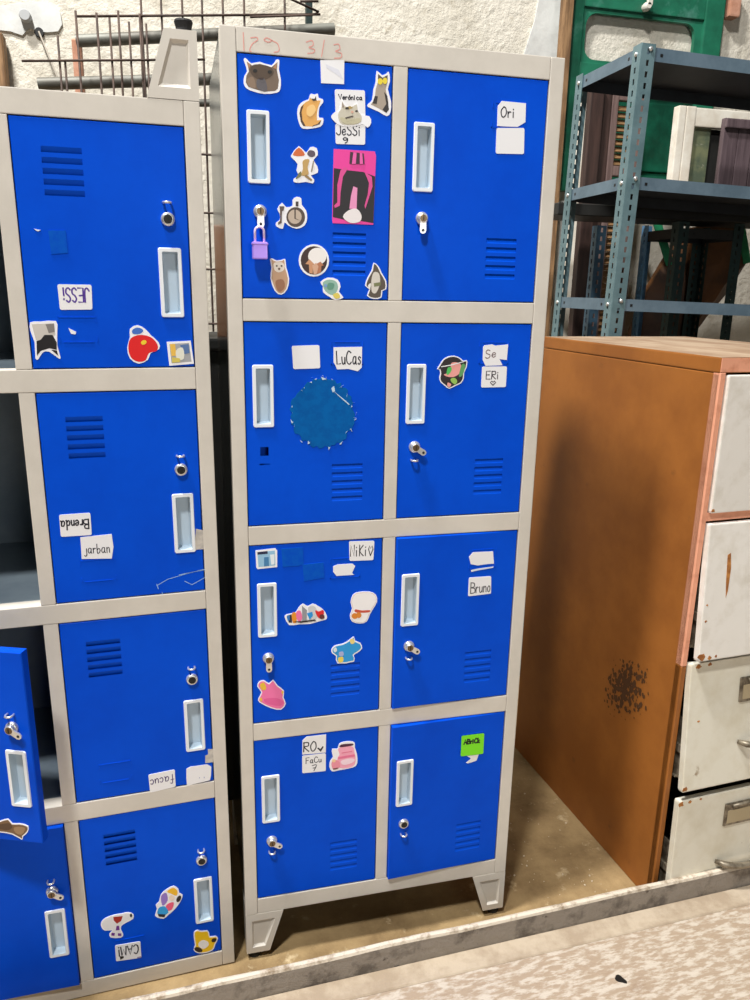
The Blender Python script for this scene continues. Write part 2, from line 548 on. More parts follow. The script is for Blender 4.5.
def door_mesh(w, h, holes_extra=(), holder=True):
    mb = MB()
    T = 0.017
    c = 0.0016
    holes = [(HX0 + 0.003, HX1 - 0.003, HZ0 + 0.003, HZ1 - 0.003)] + [(LX0, LX1, a, b) for a, b in LOUV] + list(holes_extra)
    xs = sorted(set([-w + c, -c] + [q for hl in holes for q in hl[:2]]))
    zs = sorted(set([c, h - c] + [q for hl in holes for q in hl[2:]]))
    V = {}

    def vert(x, z):
        k = (round(x, 6), round(z, 6))
        if k not in V:
            V[k] = mb.bm.verts.new((x, 0, z))
        return V[k]
    for i in range(len(xs) - 1):
        for j in range(len(zs) - 1):
            cx, cz = (xs[i] + xs[i + 1]) / 2, (zs[j] + zs[j + 1]) / 2
            if any(a < cx < b and d < cz < e for a, b, d, e in holes):
                continue
            mb.bm.faces.new((vert(xs[i], zs[j]), vert(xs[i + 1], zs[j]), vert(xs[i + 1], zs[j + 1]), vert(xs[i], zs[j + 1])))
    inner = [(-w + c, 0, c), (-c, 0, c), (-c, 0, h - c), (-w + c, 0, h - c)]
    outer = [(-w, c, 0), (0, c, 0), (0, c, h), (-w, c, h)]
    back = [(-w, T, 0), (0, T, 0), (0, T, h), (-w, T, h)]
    for a, b in ((inner, outer), (outer, back)):
        for k in range(4):
            mb.face((a[k], b[k], b[(k + 1) % 4], a[(k + 1) % 4]))
    mb.face(back[::-1])
    d = 0.0034
    for a, b in LOUV:                                        # inward-pressed louvre: flush below, deep above
        mb.face(((LX0, 0, a), (LX1, 0, a), (LX1, d, b), (LX0, d, b)))
        mb.face(((LX0, 0, a), (LX0, d, b), (LX0, 0, b)))
        mb.face(((LX1, 0, a), (LX1, 0, b), (LX1, d, b)))
    if holder:                                               # pressed card-holder lugs
        x0, x1, z0, z1 = -0.1025, -0.0435, 0.2935, 0.3345
        r = 0.0016
        for a, b, e, f in ((x0, x0 + r, z0, z0 + 0.009), (x0, x0 + r, z1 - 0.009, z1), (x1 - r, x1, z0, z0 + 0.009), (x1 - r, x1, z1 - 0.009, z1),
                           (x0, x1, z0, z0 + r), (x0 + 0.006, x1 - 0.006, z1 - r, z1)):
            mb.box(a, b, -0.0007, 0.0003, e, f)
    return mb


def handle_mesh():
    mb = MB()
    o = rr(HX0, HX1, HZ0, HZ1, 0.0035)
    o2 = rr(HX0 + 0.001, HX1 - 0.001, HZ0 + 0.001, HZ1 - 0.001, 0.003)
    i1 = rr(HX0 + 0.0062, HX1 - 0.0062, HZ0 + 0.0062, HZ1 - 0.0062, 0.002)
    i2 = rr(HX0 + 0.0078, HX1 - 0.0078, HZ0 + 0.0088, HZ1 - 0.0088, 0.002)
    loops = [[(x, 0.0003, z) for x, z in o], [(x, -0.0022, z) for x, z in o2], [(x, -0.0022, z) for x, z in i1], [(x, 0.0138, z) for x, z in i2]]
    for li, (a, b) in enumerate(zip(loops, loops[1:])):
        n = len(a)
        for k in range(n):
            mb.face((a[k], a[(k + 1) % n], b[(k + 1) % n], b[k]), 0 if li < 2 else 1)
    mb.face(loops[-1], 1)
    return mb


def lock_mesh(kind):
    """kinds: 'tab' hasp hanging straight down, 'lever' swung aside above a loop, 'plain' cylinder and loop"""
    mb = MB()
    x, z = LOCKX, LOCKZ
    mb.lathe_y(x, z, [(0.0112, 0.0005), (0.0112, -0.003), (0.0095, -0.0058), (0.0072, -0.0062)], 20, 0)
    if kind == 'plain':
        mb.lathe_y(x, z, [(0.0073, -0.006), (0.0069, -0.0066)], 16, 2)
        mb.box(x - 0.0008, x + 0.0008, -0.0072, -0.0064, z - 0.004, z + 0.004, 2)
    else:
        mb.lathe_y(x, z, [(0.0086, -0.006), (0.0086, -0.0105), (0.0068, -0.0118)], 16, 0)
        mb.lathe_y(x, z, [(0.0066, -0.0115), (0.006, -0.0125)], 16, 1)
        mb.box(x - 0.0007, x + 0.0007, -0.0132, -0.0124, z - 0.0042, z + 0.0042, 2)
        ang = math.radians({'tab': -90, 'lever': -33, 'turned_lever': 147}[kind])
        ln = 0.0245 if kind == 'tab' else 0.0225
        R = Matrix.Translation((x, 0, z)) @ Matrix.Rotation(-ang, 4, 'Y')
        oval = [(0.002, -0.0052), (ln - 0.004, -0.0058), (ln, -0.004), (ln + 0.0016, 0), (ln, 0.004), (ln - 0.004, 0.0058), (0.002, 0.0052)]
        mb.prism(oval, -0.0108, -0.0082, 0, R)
        hole = [(ln - 0.0045 + 0.0024 * math.cos(k * PI / 5), 0.0024 * math.sin(k * PI / 5)) for k in range(10)]
        mb.prism(hole, -0.0112, -0.0106, 2, R)
    if kind != 'tab':                                        # staple loop standing off the door
        zz = HASPZ
        loop = [(x - 0.0056, 0.0005, zz), (x - 0.0062, -0.006, zz), (x - 0.004, -0.0105, zz), (x, -0.0118, zz), (x + 0.004, -0.0105, zz), (x + 0.0062, -0.006, zz), (x + 0.0056, 0.0005, zz)]
        mb.tube(loop, 0.0019, 8, 0)
    return mb


def locker(key, root, inner, spec, doorspec):
    """upright design in locker space; 'inner' stands it up or turns it upside down"""
    z0, z1 = ZBODY, TOP
    t = 0.0016
    # sheet-metal body: sides, back, top, bottom, divider, compartment shelves
    mb = MB()
    W_ = XS[5]
    e = 0.0015
    mb.box(e, e + t, 0.031, DEPTH, z0 + e, z1 - e)
    mb.box(W_ - e - t, W_ - e, 0.031, DEPTH, z0 + e, z1 - e)
    mb.box(e, W_ - e, 0.031, DEPTH, z1 - e - t, z1 - e)
    mb.box(e, W_ - e, 0.031, DEPTH, z0 + e, z0 + e + t)
    for x in (e, W_ - e - 0.018):
        pass
    mb.build('body_shell', M_SHELL, root, inner)
    mb = MB()
    mb.box(0.005, W_ - 0.005, DEPTH - 0.006, DEPTH - 0.003, z0 + 0.004, z1 - 0.004)
    mb.box(0.0045, 0.0065, 0.032, DEPTH - 0.006, z0 + 0.004, z1 - 0.004)
    mb.box(W_ - 0.0065, W_ - 0.0045, 0.032, DEPTH - 0.006, z0 + 0.004, z1 - 0.004)
    mb.build('inner_lining', M_INNER, root, inner)
    mb = MB()
    mb.box(XS[2] + 0.001, XS[3] - 0.001, 0.032, DEPTH - 0.007, z0 + 0.004, z1 - 0.004)
    mb.build('divider', M_INNER, root, inner)
    for c in ((0.0068, XS[2]), (XS[3], W_ - 0.0068)):
        for r in range(3):
            mb = MB()
            mb.box(c[0], c[1], 0.0325, DEPTH - 0.007, ZT[2 * r + 2] + 0.002, ZT[2 * r + 1] - 0.002)
            mb.build('shelf', M_INNER, root, inner)
    # front frame
    for xa, xb in ((XS[0], XS[1]), (XS[4], XS[5])):
        mb = MB()
        mb.box(xa, xb, 0.0, 0.031, z0, z1, 0, 0.0016, 2)
        mb.build('corner_post', M_FRAME, root, inner)
    rails = [(ZT[0], z1), (ZT[2], ZT[1]), (ZT[4], ZT[3]), (ZT[6], ZT[5]), (z0, ZT[7])]
    for i, (a, b) in enumerate(rails):
        mb = MB()
        mb.box(XS[1] + 0.0005, XS[4] - 0.0005, 0.0004, 0.031, a, b, 0, 0.0014, 2)
        mb.build('rail', M_FRAME, root, inner)
    for i in range(4):
        mb = MB()
        mb.box(XS[2], XS[3], 0.0006, 0.031, ZT[2 * i + 1] + 0.0004, ZT[2 * i] - 0.0004, 0, 0.0014, 2)
        mb.build('centre_post', M_FRAME, root, inner)
    # pressed steel feet on rubber pads
    for sx in (0, 1):
        for back in (0, 1):
            def X(x):
                return x if sx == 0 else W_ - x

            def Y(y):
                return y if back == 0 else DEPTH - y
            mb = MB()
            zt = z0 - 0.0006
            zb = ZFOOT
            O = [(0, zt), (0.080, zt), (0.0495, zb), (0.0, zb)]
            I = [(0.0125, zt - 0.017), (0.0625, zt - 0.017), (0.0405, zb + 0.014), (0.0125, zb + 0.014)]
            J = [(0.0165, zt - 0.0225), (0.0555, zt - 0.0225), (0.0375, zb + 0.019), (0.0165, zb + 0.019)]
            for k in range(4):
                k2 = (k + 1) % 4
                mb.face([(X(O[k][0]), Y(0), O[k][1]), (X(O[k2][0]), Y(0), O[k2][1]), (X(I[k2][0]), Y(0), I[k2][1]), (X(I[k][0]), Y(0), I[k][1])])
                mb.face([(X(I[k][0]), Y(0), I[k][1]), (X(I[k2][0]), Y(0), I[k2][1]), (X(J[k2][0]), Y(0.0045), J[k2][1]), (X(J[k][0]), Y(0.0045), J[k][1])])
            mb.face([(X(a), Y(0.0045), b) for a, b in J])
            # return flanges
            B = [(0.0, zt), (0.0, zb)]
            side = [(0, 0, zt), (0, 0.080, zt), (0, 0.0495, zb), (0, 0, zb)]
            mb.face([(X(a), Y(b), c_) for a, b, c_ in side])
            mb.face([(X(0.080), Y(0), zt), (X(0.0495), Y(0), zb), (X(0.0485), Y(0.008), zb), (X(0.079), Y(0.008), zt)])
            mb.face([(X(0), Y(0), zb), (X(0.0495), Y(0), zb), (X(0.0485), Y(0.008), zb), (X(0.008), Y(0.008), zb), (X(0.008), Y(0.0485), zb), (X(0), Y(0.0495), zb)])
            mb.face([(X(0), Y(0), zt), (X(0.080), Y(0), zt), (X(0.079), Y(0.008), zt), (X(0.008), Y(0.079), zt), (X(0), Y(0.080), zt)])
            f = mb.build('foot', M_FRAME, root, inner, merge=0.0001)
            mb = MB()
            cx, cy = X(0.018), Y(0.018)
            ring = []
            prof = [(0.0135, 0.0001), (0.0145, 0.003), (0.012, 0.012), (0.0125, ZFOOT)]
            for r, z in prof:
                ring.append([mb.bm.verts.new((cx + r * math.cos(k * PI / 8), cy + r * math.sin(k * PI / 8), z)) for k in range(16)])
            for a, b in zip(ring, ring[1:]):
                for k in range(16):
                    mb.bm.faces.new((a[k], a[(k + 1) % 16], b[(k + 1) % 16], b[k]))
            mb.bm.faces.new(ring[0][::-1])
            mb.bm.faces.new(ring[-1])
            mb.build('rubber_pad', M_RUBBER, f)
    # doors
    rw = root.matrix_world
    for (col, row), (kind, ang, lab) in doorspec.items():
        xa, xb = (XS[1], XS[2]) if col == 0 else (XS[3], XS[4])
        zb_, zt_ = ZT[2 * row + 1] + GAP, ZT[2 * row] - GAP
        w = xb - xa - 2 * GAP
        h = zt_ - zb_
        ex = ()
        if kind == 'none':
            ex = ((LOCKX - 0.0075, LOCKX + 0.0075, LOCKZ - 0.008, LOCKZ + 0.008), (LOCKX - 0.009, LOCKX + 0.009, HASPZ, HASPZ + 0.0026))
        Md = inner @ Matrix.Translation((xb - GAP, 0.0012, zb_)) @ Matrix.Rotation(math.radians(ang), 4, 'Z')
        d = door_mesh(w, h, ex).build('door', M_BLUE, root, Md, flip=False)
        bm = bmesh.new()
        bm.from_mesh(d.data)
        bmesh.ops.remove_doubles(bm, verts=bm.verts, dist=1e-5)
        bm.to_mesh(d.data)
        bm.free()
        d['label'] = lab
        handle_mesh().build('handle', [M_PLASTIC, M_CUP_SHADED], d)
        if kind != 'none':
            lock_mesh(kind).build('lock', [M_CHROME, M_BRASS, M_BLACK], d)
        DOORS[(key, col, row)] = (d, rw @ Md, w, h)


root_main = empty('metal_locker', (0, 0, 0))
tag(root_main, 'upright grey metal locker with eight blue stickered doors standing on tapered feet', 'locker')
locker('M', root_main, Matrix.Identity(4), None, {
    (0, 0): ('tab', 0, 'blue door crowded with cat stickers and a lilac padlock'),
    (1, 0): ('tab', 0, 'blue door with two paper name cards one above the other'),
    (0, 1): ('none', 0, 'blue door with round patch of torn glue and empty lock hole'),
    (1, 1): ('lever', 0, 'blue door with one round sticker and two name cards'),
    (0, 2): ('tab', 0, 'blue door with five small colourful stickers and two cards'),
    (1, 2): ('lever', 1.4, 'blue door standing slightly ajar with one white name card'),
    (0, 3): ('lever', 0, 'blue door with pink jar sticker and stacked name cards'),
    (1, 3): ('plain', 2.2, 'blue door standing slightly ajar with lime green note'),
})
RL = Euler((math.radians(0.134), math.radians(-0.2898), math.radians(2.8325)), 'XYZ').to_matrix().to_4x4()
root_left = empty('metal_locker', Matrix.Translation((-0.0265, -0.0003, 0.0035)) @ RL)
tag(root_left, 'grey metal locker standing upside down with feet upwards and left doors missing', 'locker')
INV = Matrix.Translation((0, 0, TOP)) @ Matrix.Rotation(PI, 4, 'Y')
locker('L', root_left, INV, None, {
    (0, 3): ('plain', 0, 'upside-down blue door with red heart sticker'),
    (0, 2): ('plain', 0, 'upside-down blue door with two white name cards'),
    (0, 1): ('plain', 0, 'upside-down blue door with two cards along its bottom edge'),
    (0, 0): ('plain', 0, 'upside-down blue door with yellow, white and patchwork stickers'),
    (1, 1): ('turned_lever', 24, 'upside-down blue door swung open with one brown cat sticker'),
    (1, 0): ('turned_lever', 2.0, 'upside-down plain blue door standing slightly ajar'),
})


# ------------------------------------------------------------------ stickers and cards on the doors
def Z(ox, oy, s):
    """reads points given in an enlarged crop of the photo at origin (ox, oy), scale s"""
    return lambda *pts: [(ox + a / s, oy + b / s) for a, b in pts]


def on_door(key, px):
    d, M, w, h = DOORS[key]
    Mi = M.inverted()
    out = []
    for u, v in px:
        r = ROT @ Vector(((u - 375) / F, -(v - 500) / F, -1))
        o = Mi @ CAM
        rd = Mi.to_3x3() @ r
        p = o + rd * (-o.y / rd.y)
        out.append(Vector((p.x, p.z)))
    return out


def ell(cx, cy, rx, ry, n=18, rot=0.0):
    out = []
    for k in range(n):
        a = 2 * PI * k / n
        x, y = rx * math.cos(a), ry * math.sin(a)
        out.append((cx + x * math.cos(rot) - y * math.sin(rot), cy + x * math.sin(rot) + y * math.cos(rot)))
    return out


def curvy(pts, k=3):
    P = [Vector(p) for p in pts]
    n = len(P)
    out = []
    for i in range(n):
        p0, p1, p2, p3 = P[i - 1], P[i], P[(i + 1) % n], P[(i + 2) % n]
        for j in range(k):
            t = j / k
            q = 0.5 * ((2 * p1) + (p2 - p0) * t + (2 * p0 - 5 * p1 + 4 * p2 - p3) * t * t + (3 * p1 - p0 - 3 * p2 + p3) * t ** 3)
            out.append((q.x, q.y))
    return out


def inset(pts, d):
    n = len(pts)
    a = sum(pts[i][0] * pts[(i + 1) % n][1] - pts[(i + 1) % n][0] * pts[i][1] for i in range(n))
    s = 1 if a > 0 else -1
    out = []
    for i in range(n):
        p0, p1, p2 = Vector(pts[i - 1]), Vector(pts[i]), Vector(pts[(i + 1) % n])
        t = (p2 - p0)
        if t.length < 1e-9:
            out.append(tuple(p1))
            continue
        t.normalize()
        q = p1 + Vector((-t.y, t.x)) * d * s
        out.append((q.x, q.y))
    return out


def sticker(key, layers, label, name='sticker', base=0.0):
    """layers: (material, photo points); the first is the die-cut backing"""
    mb = MB()
    mats = []
    for i, (mt, px) in enumerate(layers):
        if mt not in mats:
            mats.append(mt)
        pts = [(p.x, p.y) for p in on_door(key, px)]
        top = -0.0008 - 0.00012 * i - base
        mb.prism(pts, top, (0.0001 if i == 0 and not base else top + (0.00045 if i == 0 else 0.0001)), mats.index(mt))
    o = mb.build(name, mats, DOORS[key][0])
    o['label'] = label
    return o


def card(key, quad, lines, label, paper=None, ink=None, sw=0.0011, cut=None, base=0.0, name='name_card', extra=()):
    """quad: photo corners TL, TR, BR, BL as one would read it; lines: (text, u0, u1, v_top, v_base) fractions of the card"""
    paper = paper or PAPER
    ink = ink or INK
    mb = MB()
    q = on_door(key, quad)
    outline = [(p.x, p.y) for p in (on_door(key, cut) if cut else q)]
    if not cut:
        # softly rounded corners
        o2 = []
        for i in range(4):
            p0, p1, p2 = q[i - 1], q[i], q[(i + 1) % 4]
            r = 0.0025
            a = p1 + (p0 - p1).normalized() * r
            b = p1 + (p2 - p1).normalized() * r
            c = p1 + ((p0 - p1).normalized() + (p2 - p1).normalized()) * r * 0.3
            o2 += [(a.x, a.y), (c.x, c.y), (b.x, b.y)]
        outline = o2
    y = -0.0009 - base
    mb.prism(outline, y, 0.0001 if not base else y + 0.0004, 0)

    def P(u, v):
        a = q[0].lerp(q[1], u)
        b = q[3].lerp(q[2], u)
        return a.lerp(b, v)
    for text, u0, u1, vt, vb in lines:
        st, wd = text_strokes(text)
        for s in st:
            pts = [P(u0 + (u1 - u0) * p.x / wd, vb + (vt - vb) * p.y) for p in s]
            ribbon(mb, pts, sw * 1.55, y - 0.00012, 1)
    mats = [paper, ink]
    for mt, px in extra:
        if mt not in mats:
            mats.append(mt)
        mb.prism([(p.x, p.y) for p in on_door(key, px)], y - 0.00025, y - 0.0001, mats.index(mt))
    o = mb.build(name, mats, DOORS[key][0], flip=False)
    bm = bmesh.new()
    bm.from_mesh(o.data)
    for f in bm.faces:                                       # strokes face the room
        if f.material_index == 1 and f.normal.y > 0:
            f.normal_flip()
    bm.to_mesh(o.data)
    bm.free()
    o['label'] = label
    return o


# --- main locker, top left door
K = ('M', 0, 0)
A = Z(240, 40, 8.333)
o_ = A((42, 150), (62, 165), (95, 195), (165, 183), (262, 212), (300, 165), (328, 172), (324, 245), (340, 330), (335, 410), (305, 440), (205, 450), (120, 432), (55, 405), (30, 360), (36, 300), (58, 262), (45, 210), (30, 165))
f_ = A((55, 180), (100, 213), (165, 200), (262, 228), (312, 185), (306, 250), (324, 335), (315, 405), (292, 425), (205, 432), (130, 412), (70, 392), (48, 355), (52, 300), (74, 262))
sticker(K, [(WHITE, curvy(o_, 2)), (pc(118, 100, 84), f_), (pc(84, 68, 54), curvy(A((100, 215), (165, 204), (255, 228), (280, 280), (215, 330), (140, 325), (85, 270)))),
            (pc(140, 118, 98), curvy(A((58, 330), (110, 310), (130, 400), (75, 388)))), (pc(96, 92, 96), curvy(A((140, 335), (205, 325), (225, 425), (150, 410)))),
            (pc(176, 132, 98), A((56, 184), (86, 210), (72, 250))), (pc(176, 132, 98), A((308, 190), (302, 245), (274, 232))),
            (pc(30, 28, 26), ell(*A((125, 258))[0], 2.2, 1.7)), (pc(30, 28, 26), ell(*A((248, 268))[0], 2.2, 1.7)), (pc(64, 48, 44), A((150, 318), (200, 316), (190, 330), (165, 330)))],
        'grey-brown cat head sticker with pointed ears')
sticker(K, [(PAPER, Z(200, 0, 3.75)((451, 226), (541, 226), (540, 316), (454, 312))), (pc(224, 226, 236), Z(200, 0, 3.75)((470, 240), (520, 262), (538, 300), (512, 280), (475, 255)))], 'blank white paper scrap at the top of the door', 'paper_scrap')
o_ = A((578, 470), (590, 448), (620, 455), (648, 448), (655, 482), (690, 495), (690, 525), (662, 560), (655, 615), (660, 648), (692, 650), (692, 690), (670, 722), (600, 738), (520, 738), (490, 690), (476, 610), (490, 545), (530, 510), (570, 495))
f_ = A((580, 478), (592, 490), (620, 490), (632, 468), (636, 505), (672, 505), (650, 560), (640, 610), (640, 670), (676, 668), (664, 702), (600, 722), (530, 718), (505, 680), (494, 610), (506, 556), (545, 520), (575, 505))
sticker(K, [(WHITE, curvy(o_, 2)), (pc(230, 172, 88), f_), (pc(78, 58, 44), A((494, 610), (508, 560), (530, 538), (512, 600), (520, 670), (545, 716), (525, 716), (505, 680))),
            (pc(78, 58, 44), A((645, 700), (676, 668), (664, 702), (600, 722), (610, 712))), (pc(70, 60, 52), A((580, 478), (592, 490), (620, 490), (632, 468), (636, 505), (610, 510))), (pc(246, 204, 132), curvy(A((560, 560), (610, 540), (630, 590), (590, 640), (555, 620))))],
        'orange calico cat sticker seen from behind')
B = Z(330, 80, 10.714)
card(K, B((50, 100), (372, 112), (378, 400), (60, 395)), [('Verónica', .12, .9, .18, .36)], 'white name card above the cat head sticker', sw=0.0011)
card(K, B((55, 470), (378, 478), (375, 695), (60, 685)), [('JeSSi', .03, .85, .05, .55), ('9', .25, .4, .68, .95)], 'white name card under the cat head sticker', sw=0.0012)
o_ = B((12, 385), (60, 340), (100, 330), (125, 215), (150, 240), (190, 290), (240, 285), (290, 240), (305, 300), (340, 375), (420, 390), (440, 460), (400, 512), (350, 475), (250, 500), (110, 490), (30, 430))
f_ = B((95, 340), (120, 310), (128, 230), (160, 285), (225, 290), (285, 262), (295, 330), (335, 385), (330, 450), (250, 485), (130, 478), (92, 430), (85, 380))
sticker(K, [(WHITE, curvy(o_, 2)), (pc(206, 200, 182), curvy(f_, 2)), (pc(176, 150, 92), B((150, 300), (215, 280), (245, 300), (200, 320))), (pc(196, 190, 160), curvy(B((110, 400), (210, 420), (320, 410), (300, 465), (150, 468)))),
            (pc(150, 132, 122), B((128, 240), (150, 285), (130, 300))), (pc(40, 36, 34), ell(*B((180, 305))[0], 1.9, 1.1)), (pc(40, 36, 34), ell(*B((282, 335))[0], 1.5, .9)), (pc(222, 170, 150), ell(*B((235, 345))[0], 1.3, 1.1)), (pc(70, 58, 50), B((160, 405), (238, 385), (250, 395), (165, 418)))],
        'white cat head sticker between two name cards', base=0.0006)
A2 = Z(200, 0, 3.75)
o_ = A2((662, 266), (682, 282), (698, 276), (708, 270), (712, 305), (704, 335), (716, 380), (714, 420), (700, 436), (668, 418), (628, 400), (632, 388), (645, 375), (650, 335), (658, 310))
f_ = A2((667, 278), (684, 292), (703, 282), (702, 310), (696, 335), (706, 382), (706, 412), (698, 424), (672, 408), (640, 392), (655, 372), (658, 335), (666, 310))
sticker(K, [(WHITE, curvy(o_, 2)), (pc(172, 158, 142), f_), (pc(48, 42, 40), A2((690, 345), (702, 360), (708, 412), (698, 424), (684, 412), (698, 390))), (pc(48, 42, 40), A2((655, 360), (666, 362), (662, 390), (646, 388))),
            (pc(88, 80, 70), A2((667, 278), (684, 292), (703, 282), (702, 310), (668, 312))), (pc(236, 214, 60), ell(*A2((675, 306))[0], 2.6, 3.2)), (pc(236, 214, 60), ell(*A2((693, 304))[0], 2.3, 3.2))],
        'sitting grey cat sticker with shining yellow eyes')
C = Z(270, 140, 6.25)
o_ = C((132, 95), (180, 38), (225, 80), (250, 45), (290, 50), (298, 95), (272, 125), (295, 165), (298, 205), (255, 222), (275, 245), (268, 272), (225, 262), (180, 268), (148, 262), (150, 240), (180, 225), (165, 190), (172, 150), (140, 115))
sticker(K, [(WHITE, curvy(o_, 2)), (pc(214, 106, 48), curvy(C((142, 92), (180, 48), (218, 92), (180, 102)))), (pc(92, 78, 92), curvy(C((232, 90), (245, 65), (275, 70), (282, 95), (258, 108)))),
            (pc(196, 160, 96), curvy(C((205, 130), (245, 122), (235, 170), (240, 215), (195, 222), (205, 180)))), (pc(120, 120, 80), C((180, 205), (195, 195), (195, 225), (165, 245), (160, 240))), (pc(150, 124, 80), C((225, 215), (265, 250), (255, 256), (215, 228))), (pc(150, 140, 120), C((268, 130), (276, 132), (262, 200), (254, 198)))],
        'frog and mushrooms sticker')
sticker(K, [(pc(238, 60, 160), C((398, 56), (655, 72), (662, 100), (645, 530), (392, 520), (388, 500))),
            (pc(26, 20, 26), C((398, 176), (490, 190), (580, 200), (656, 228), (645, 520), (560, 505), (470, 500), (392, 482))),
            (pc(224, 74, 150), C((440, 190), (470, 170), (485, 180), (455, 230), (440, 330), (436, 410), (405, 425), (400, 410), (420, 390), (420, 280))),
            (pc(224, 74, 150), C((590, 200), (635, 230), (640, 290), (615, 370), (595, 430), (590, 410), (610, 340), (618, 270))),
            (pc(236, 150, 196), C((520, 290), (545, 300), (540, 430), (495, 430), (505, 350))),
            (pc(238, 232, 232), curvy(C((490, 440), (540, 430), (570, 470), (560, 510), (500, 518), (455, 480)))),
            (pc(60, 30, 50), C((500, 75), (585, 85), (590, 150), (495, 150))), (pc(238, 96, 176), C((520, 78), (540, 80), (535, 150), (510, 150))), (pc(238, 96, 176), C((560, 82), (575, 84), (580, 150), (560, 150)))],
        'pink and black rectangular sticker with wavy ribbons')
o_ = C((140, 375), (165, 355), (195, 365), (198, 405), (225, 440), (232, 490), (215, 535), (165, 555), (115, 535), (90, 515), (80, 555), (40, 540), (38, 515), (60, 500), (60, 460), (45, 430), (75, 392), (100, 420), (140, 410))
sticker(K, [(WHITE, curvy(o_, 2)), (pc(84, 68, 58), ell(*C((160, 482))[0], 9.4, 10.0)), (pc(196, 178, 160), ell(*C((155, 480))[0], 6.8, 7.2)), (pc(60, 48, 44), C((152, 430), (160, 430), (160, 490), (190, 505), (152, 492))),
            (pc(70, 58, 54), C((160, 385), (178, 385), (176, 415), (160, 415))), (pc(96, 80, 72), C((58, 415), (90, 415), (84, 440), (74, 445), (72, 520), (50, 530), (50, 515), (62, 505), (62, 445)))],
        'old pocket watch and key sticker')
D = Z(220, 180, 4.1667)
sticker(K, [(WHITE, ell(*D((391, 335))[0], 15.2, 16.2, 24)), (pc(58, 34, 28), ell(*D((391, 335))[0], 13.2, 14.2, 24)), (pc(244, 240, 236), ell(*D((405, 318))[0], 9.2, 8.6, 20)),
            (pc(206, 150, 110), D((355, 350), (372, 330), (392, 350), (386, 352), (386, 390), (372, 388), (370, 352))), (pc(184, 120, 84), D((400, 350), (418, 340), (432, 356), (422, 358), (420, 385), (404, 392))), (pc(214, 170, 140), D((384, 355), (400, 345), (410, 360), (402, 392), (390, 394)))],
        'round night sticker with white moon and mushrooms')
o_ = D((208, 330), (220, 328), (235, 335), (258, 332), (272, 330), (276, 365), (288, 410), (280, 455), (255, 478), (228, 462), (210, 410), (214, 365))
sticker(K, [(WHITE, curvy(o_, 2)), (pc(196, 158, 126), curvy(inset(o_, 1.3), 2)), (pc(232, 222, 208), curvy(D((226, 345), (262, 345), (268, 372), (245, 385), (225, 372)))), (pc(160, 112, 82), curvy(D((232, 420), (262, 415), (270, 445), (250, 466), (235, 450)))),
            (pc(36, 28, 26), ell(*D((236, 358))[0], 0.9, 0.8)), (pc(36, 28, 26), ell(*D((256, 358))[0], 0.9, 0.8)), (pc(90, 60, 48), ell(*D((246, 370))[0], 1.2, 1.0))],
        'standing pale tan cat sticker')
o_ = D((418, 425), (450, 406), (490, 415), (502, 445), (495, 465), (514, 490), (480, 500), (455, 486), (430, 468), (428, 442))
sticker(K, [(WHITE, curvy(o_, 2)), (pc(146, 186, 170), curvy(D((428, 428), (455, 415), (485, 425), (490, 455), (470, 480), (438, 462)))), (pc(96, 150, 128), curvy(D((450, 430), (475, 432), (470, 455), (448, 455)))), (pc(120, 160, 208), ell(*D((440, 440))[0], 1.6, 1.5)), (pc(226, 206, 92), curvy(D((470, 478), (490, 470), (500, 488), (482, 494)))) ],
        'small green leafy flower sticker')
o_ = D((640, 344), (662, 362), (672, 385), (692, 420), (692, 455), (676, 462), (672, 490), (640, 496), (612, 482), (622, 455), (604, 440), (615, 405), (632, 375))
sticker(K, [(WHITE, curvy(o_, 2)), (pc(88, 76, 64), curvy(inset(o_, 1.3), 2)), (pc(214, 208, 198), curvy(D((640, 385), (662, 390), (666, 430), (650, 470), (632, 465), (630, 420)))), (pc(120, 124, 84), D((640, 430), (670, 425), (668, 440), (642, 445))), (pc(240, 238, 234), curvy(D((616, 440), (628, 430), (624, 455))))],
        'dark tuxedo cat sticker at the lower right corner')
# --- main, top right door
K = ('M', 1, 0)
D = Z(390, 30, 3.447)
card(K, D((371, 247), (468, 253), (466, 336), (369, 331)), [('Ori', .12, .62, .2, .62)], 'torn white name card over the card holder', sw=0.0013, cut=D((385, 245), (468, 253), (466, 318), (440, 334), (400, 333), (369, 331), (371, 262)))
card(K, D((367, 338), (463, 338), (461, 428), (364, 426)), [], 'blank white card below the name card')
# --- main, second row
K = ('M', 0, 1)
D = Z(230, 310, 4.347)
card(K, D((268, 156), (388, 152), (392, 253), (275, 257)), [], 'blank white card left of the written one')
card(K, D((450, 162), (574, 160), (572, 256), (457, 256)), [('LuCas', .08, .95, .18, .78)], 'torn white name card in the card holder', sw=0.0014, cut=D((450, 162), (574, 160), (572, 250), (555, 266), (515, 256), (465, 258), (458, 240), (450, 228)))
rnd = random.Random(5)
blob = []
for k in range(64):
    a = 2 * PI * k / 64
    r = 1 + rnd.uniform(-0.06, 0.05)
    x, y = 402 + 138 * r * math.cos(a), 447 + 152 * r * math.sin(a)
    if y > 590:
        y = 600 + rnd.uniform(-3, 3)
    blob.append((x, y))
o = sticker(K, [(RESID, D(*blob))], 'teal round patch of torn sticker glue', 'glue_residue')
mb = MB()
for k in range(64):
    if rnd.random() < 0.42:
        x, y = blob[k]
        q = [(x + rnd.uniform(-9, 9), y + rnd.uniform(-9, 9)) for _ in range(3)]
        pts = [(p.x, p.y) for p in on_door(K, D(*q))]
        mb.prism(pts, -0.0012, -0.0007)
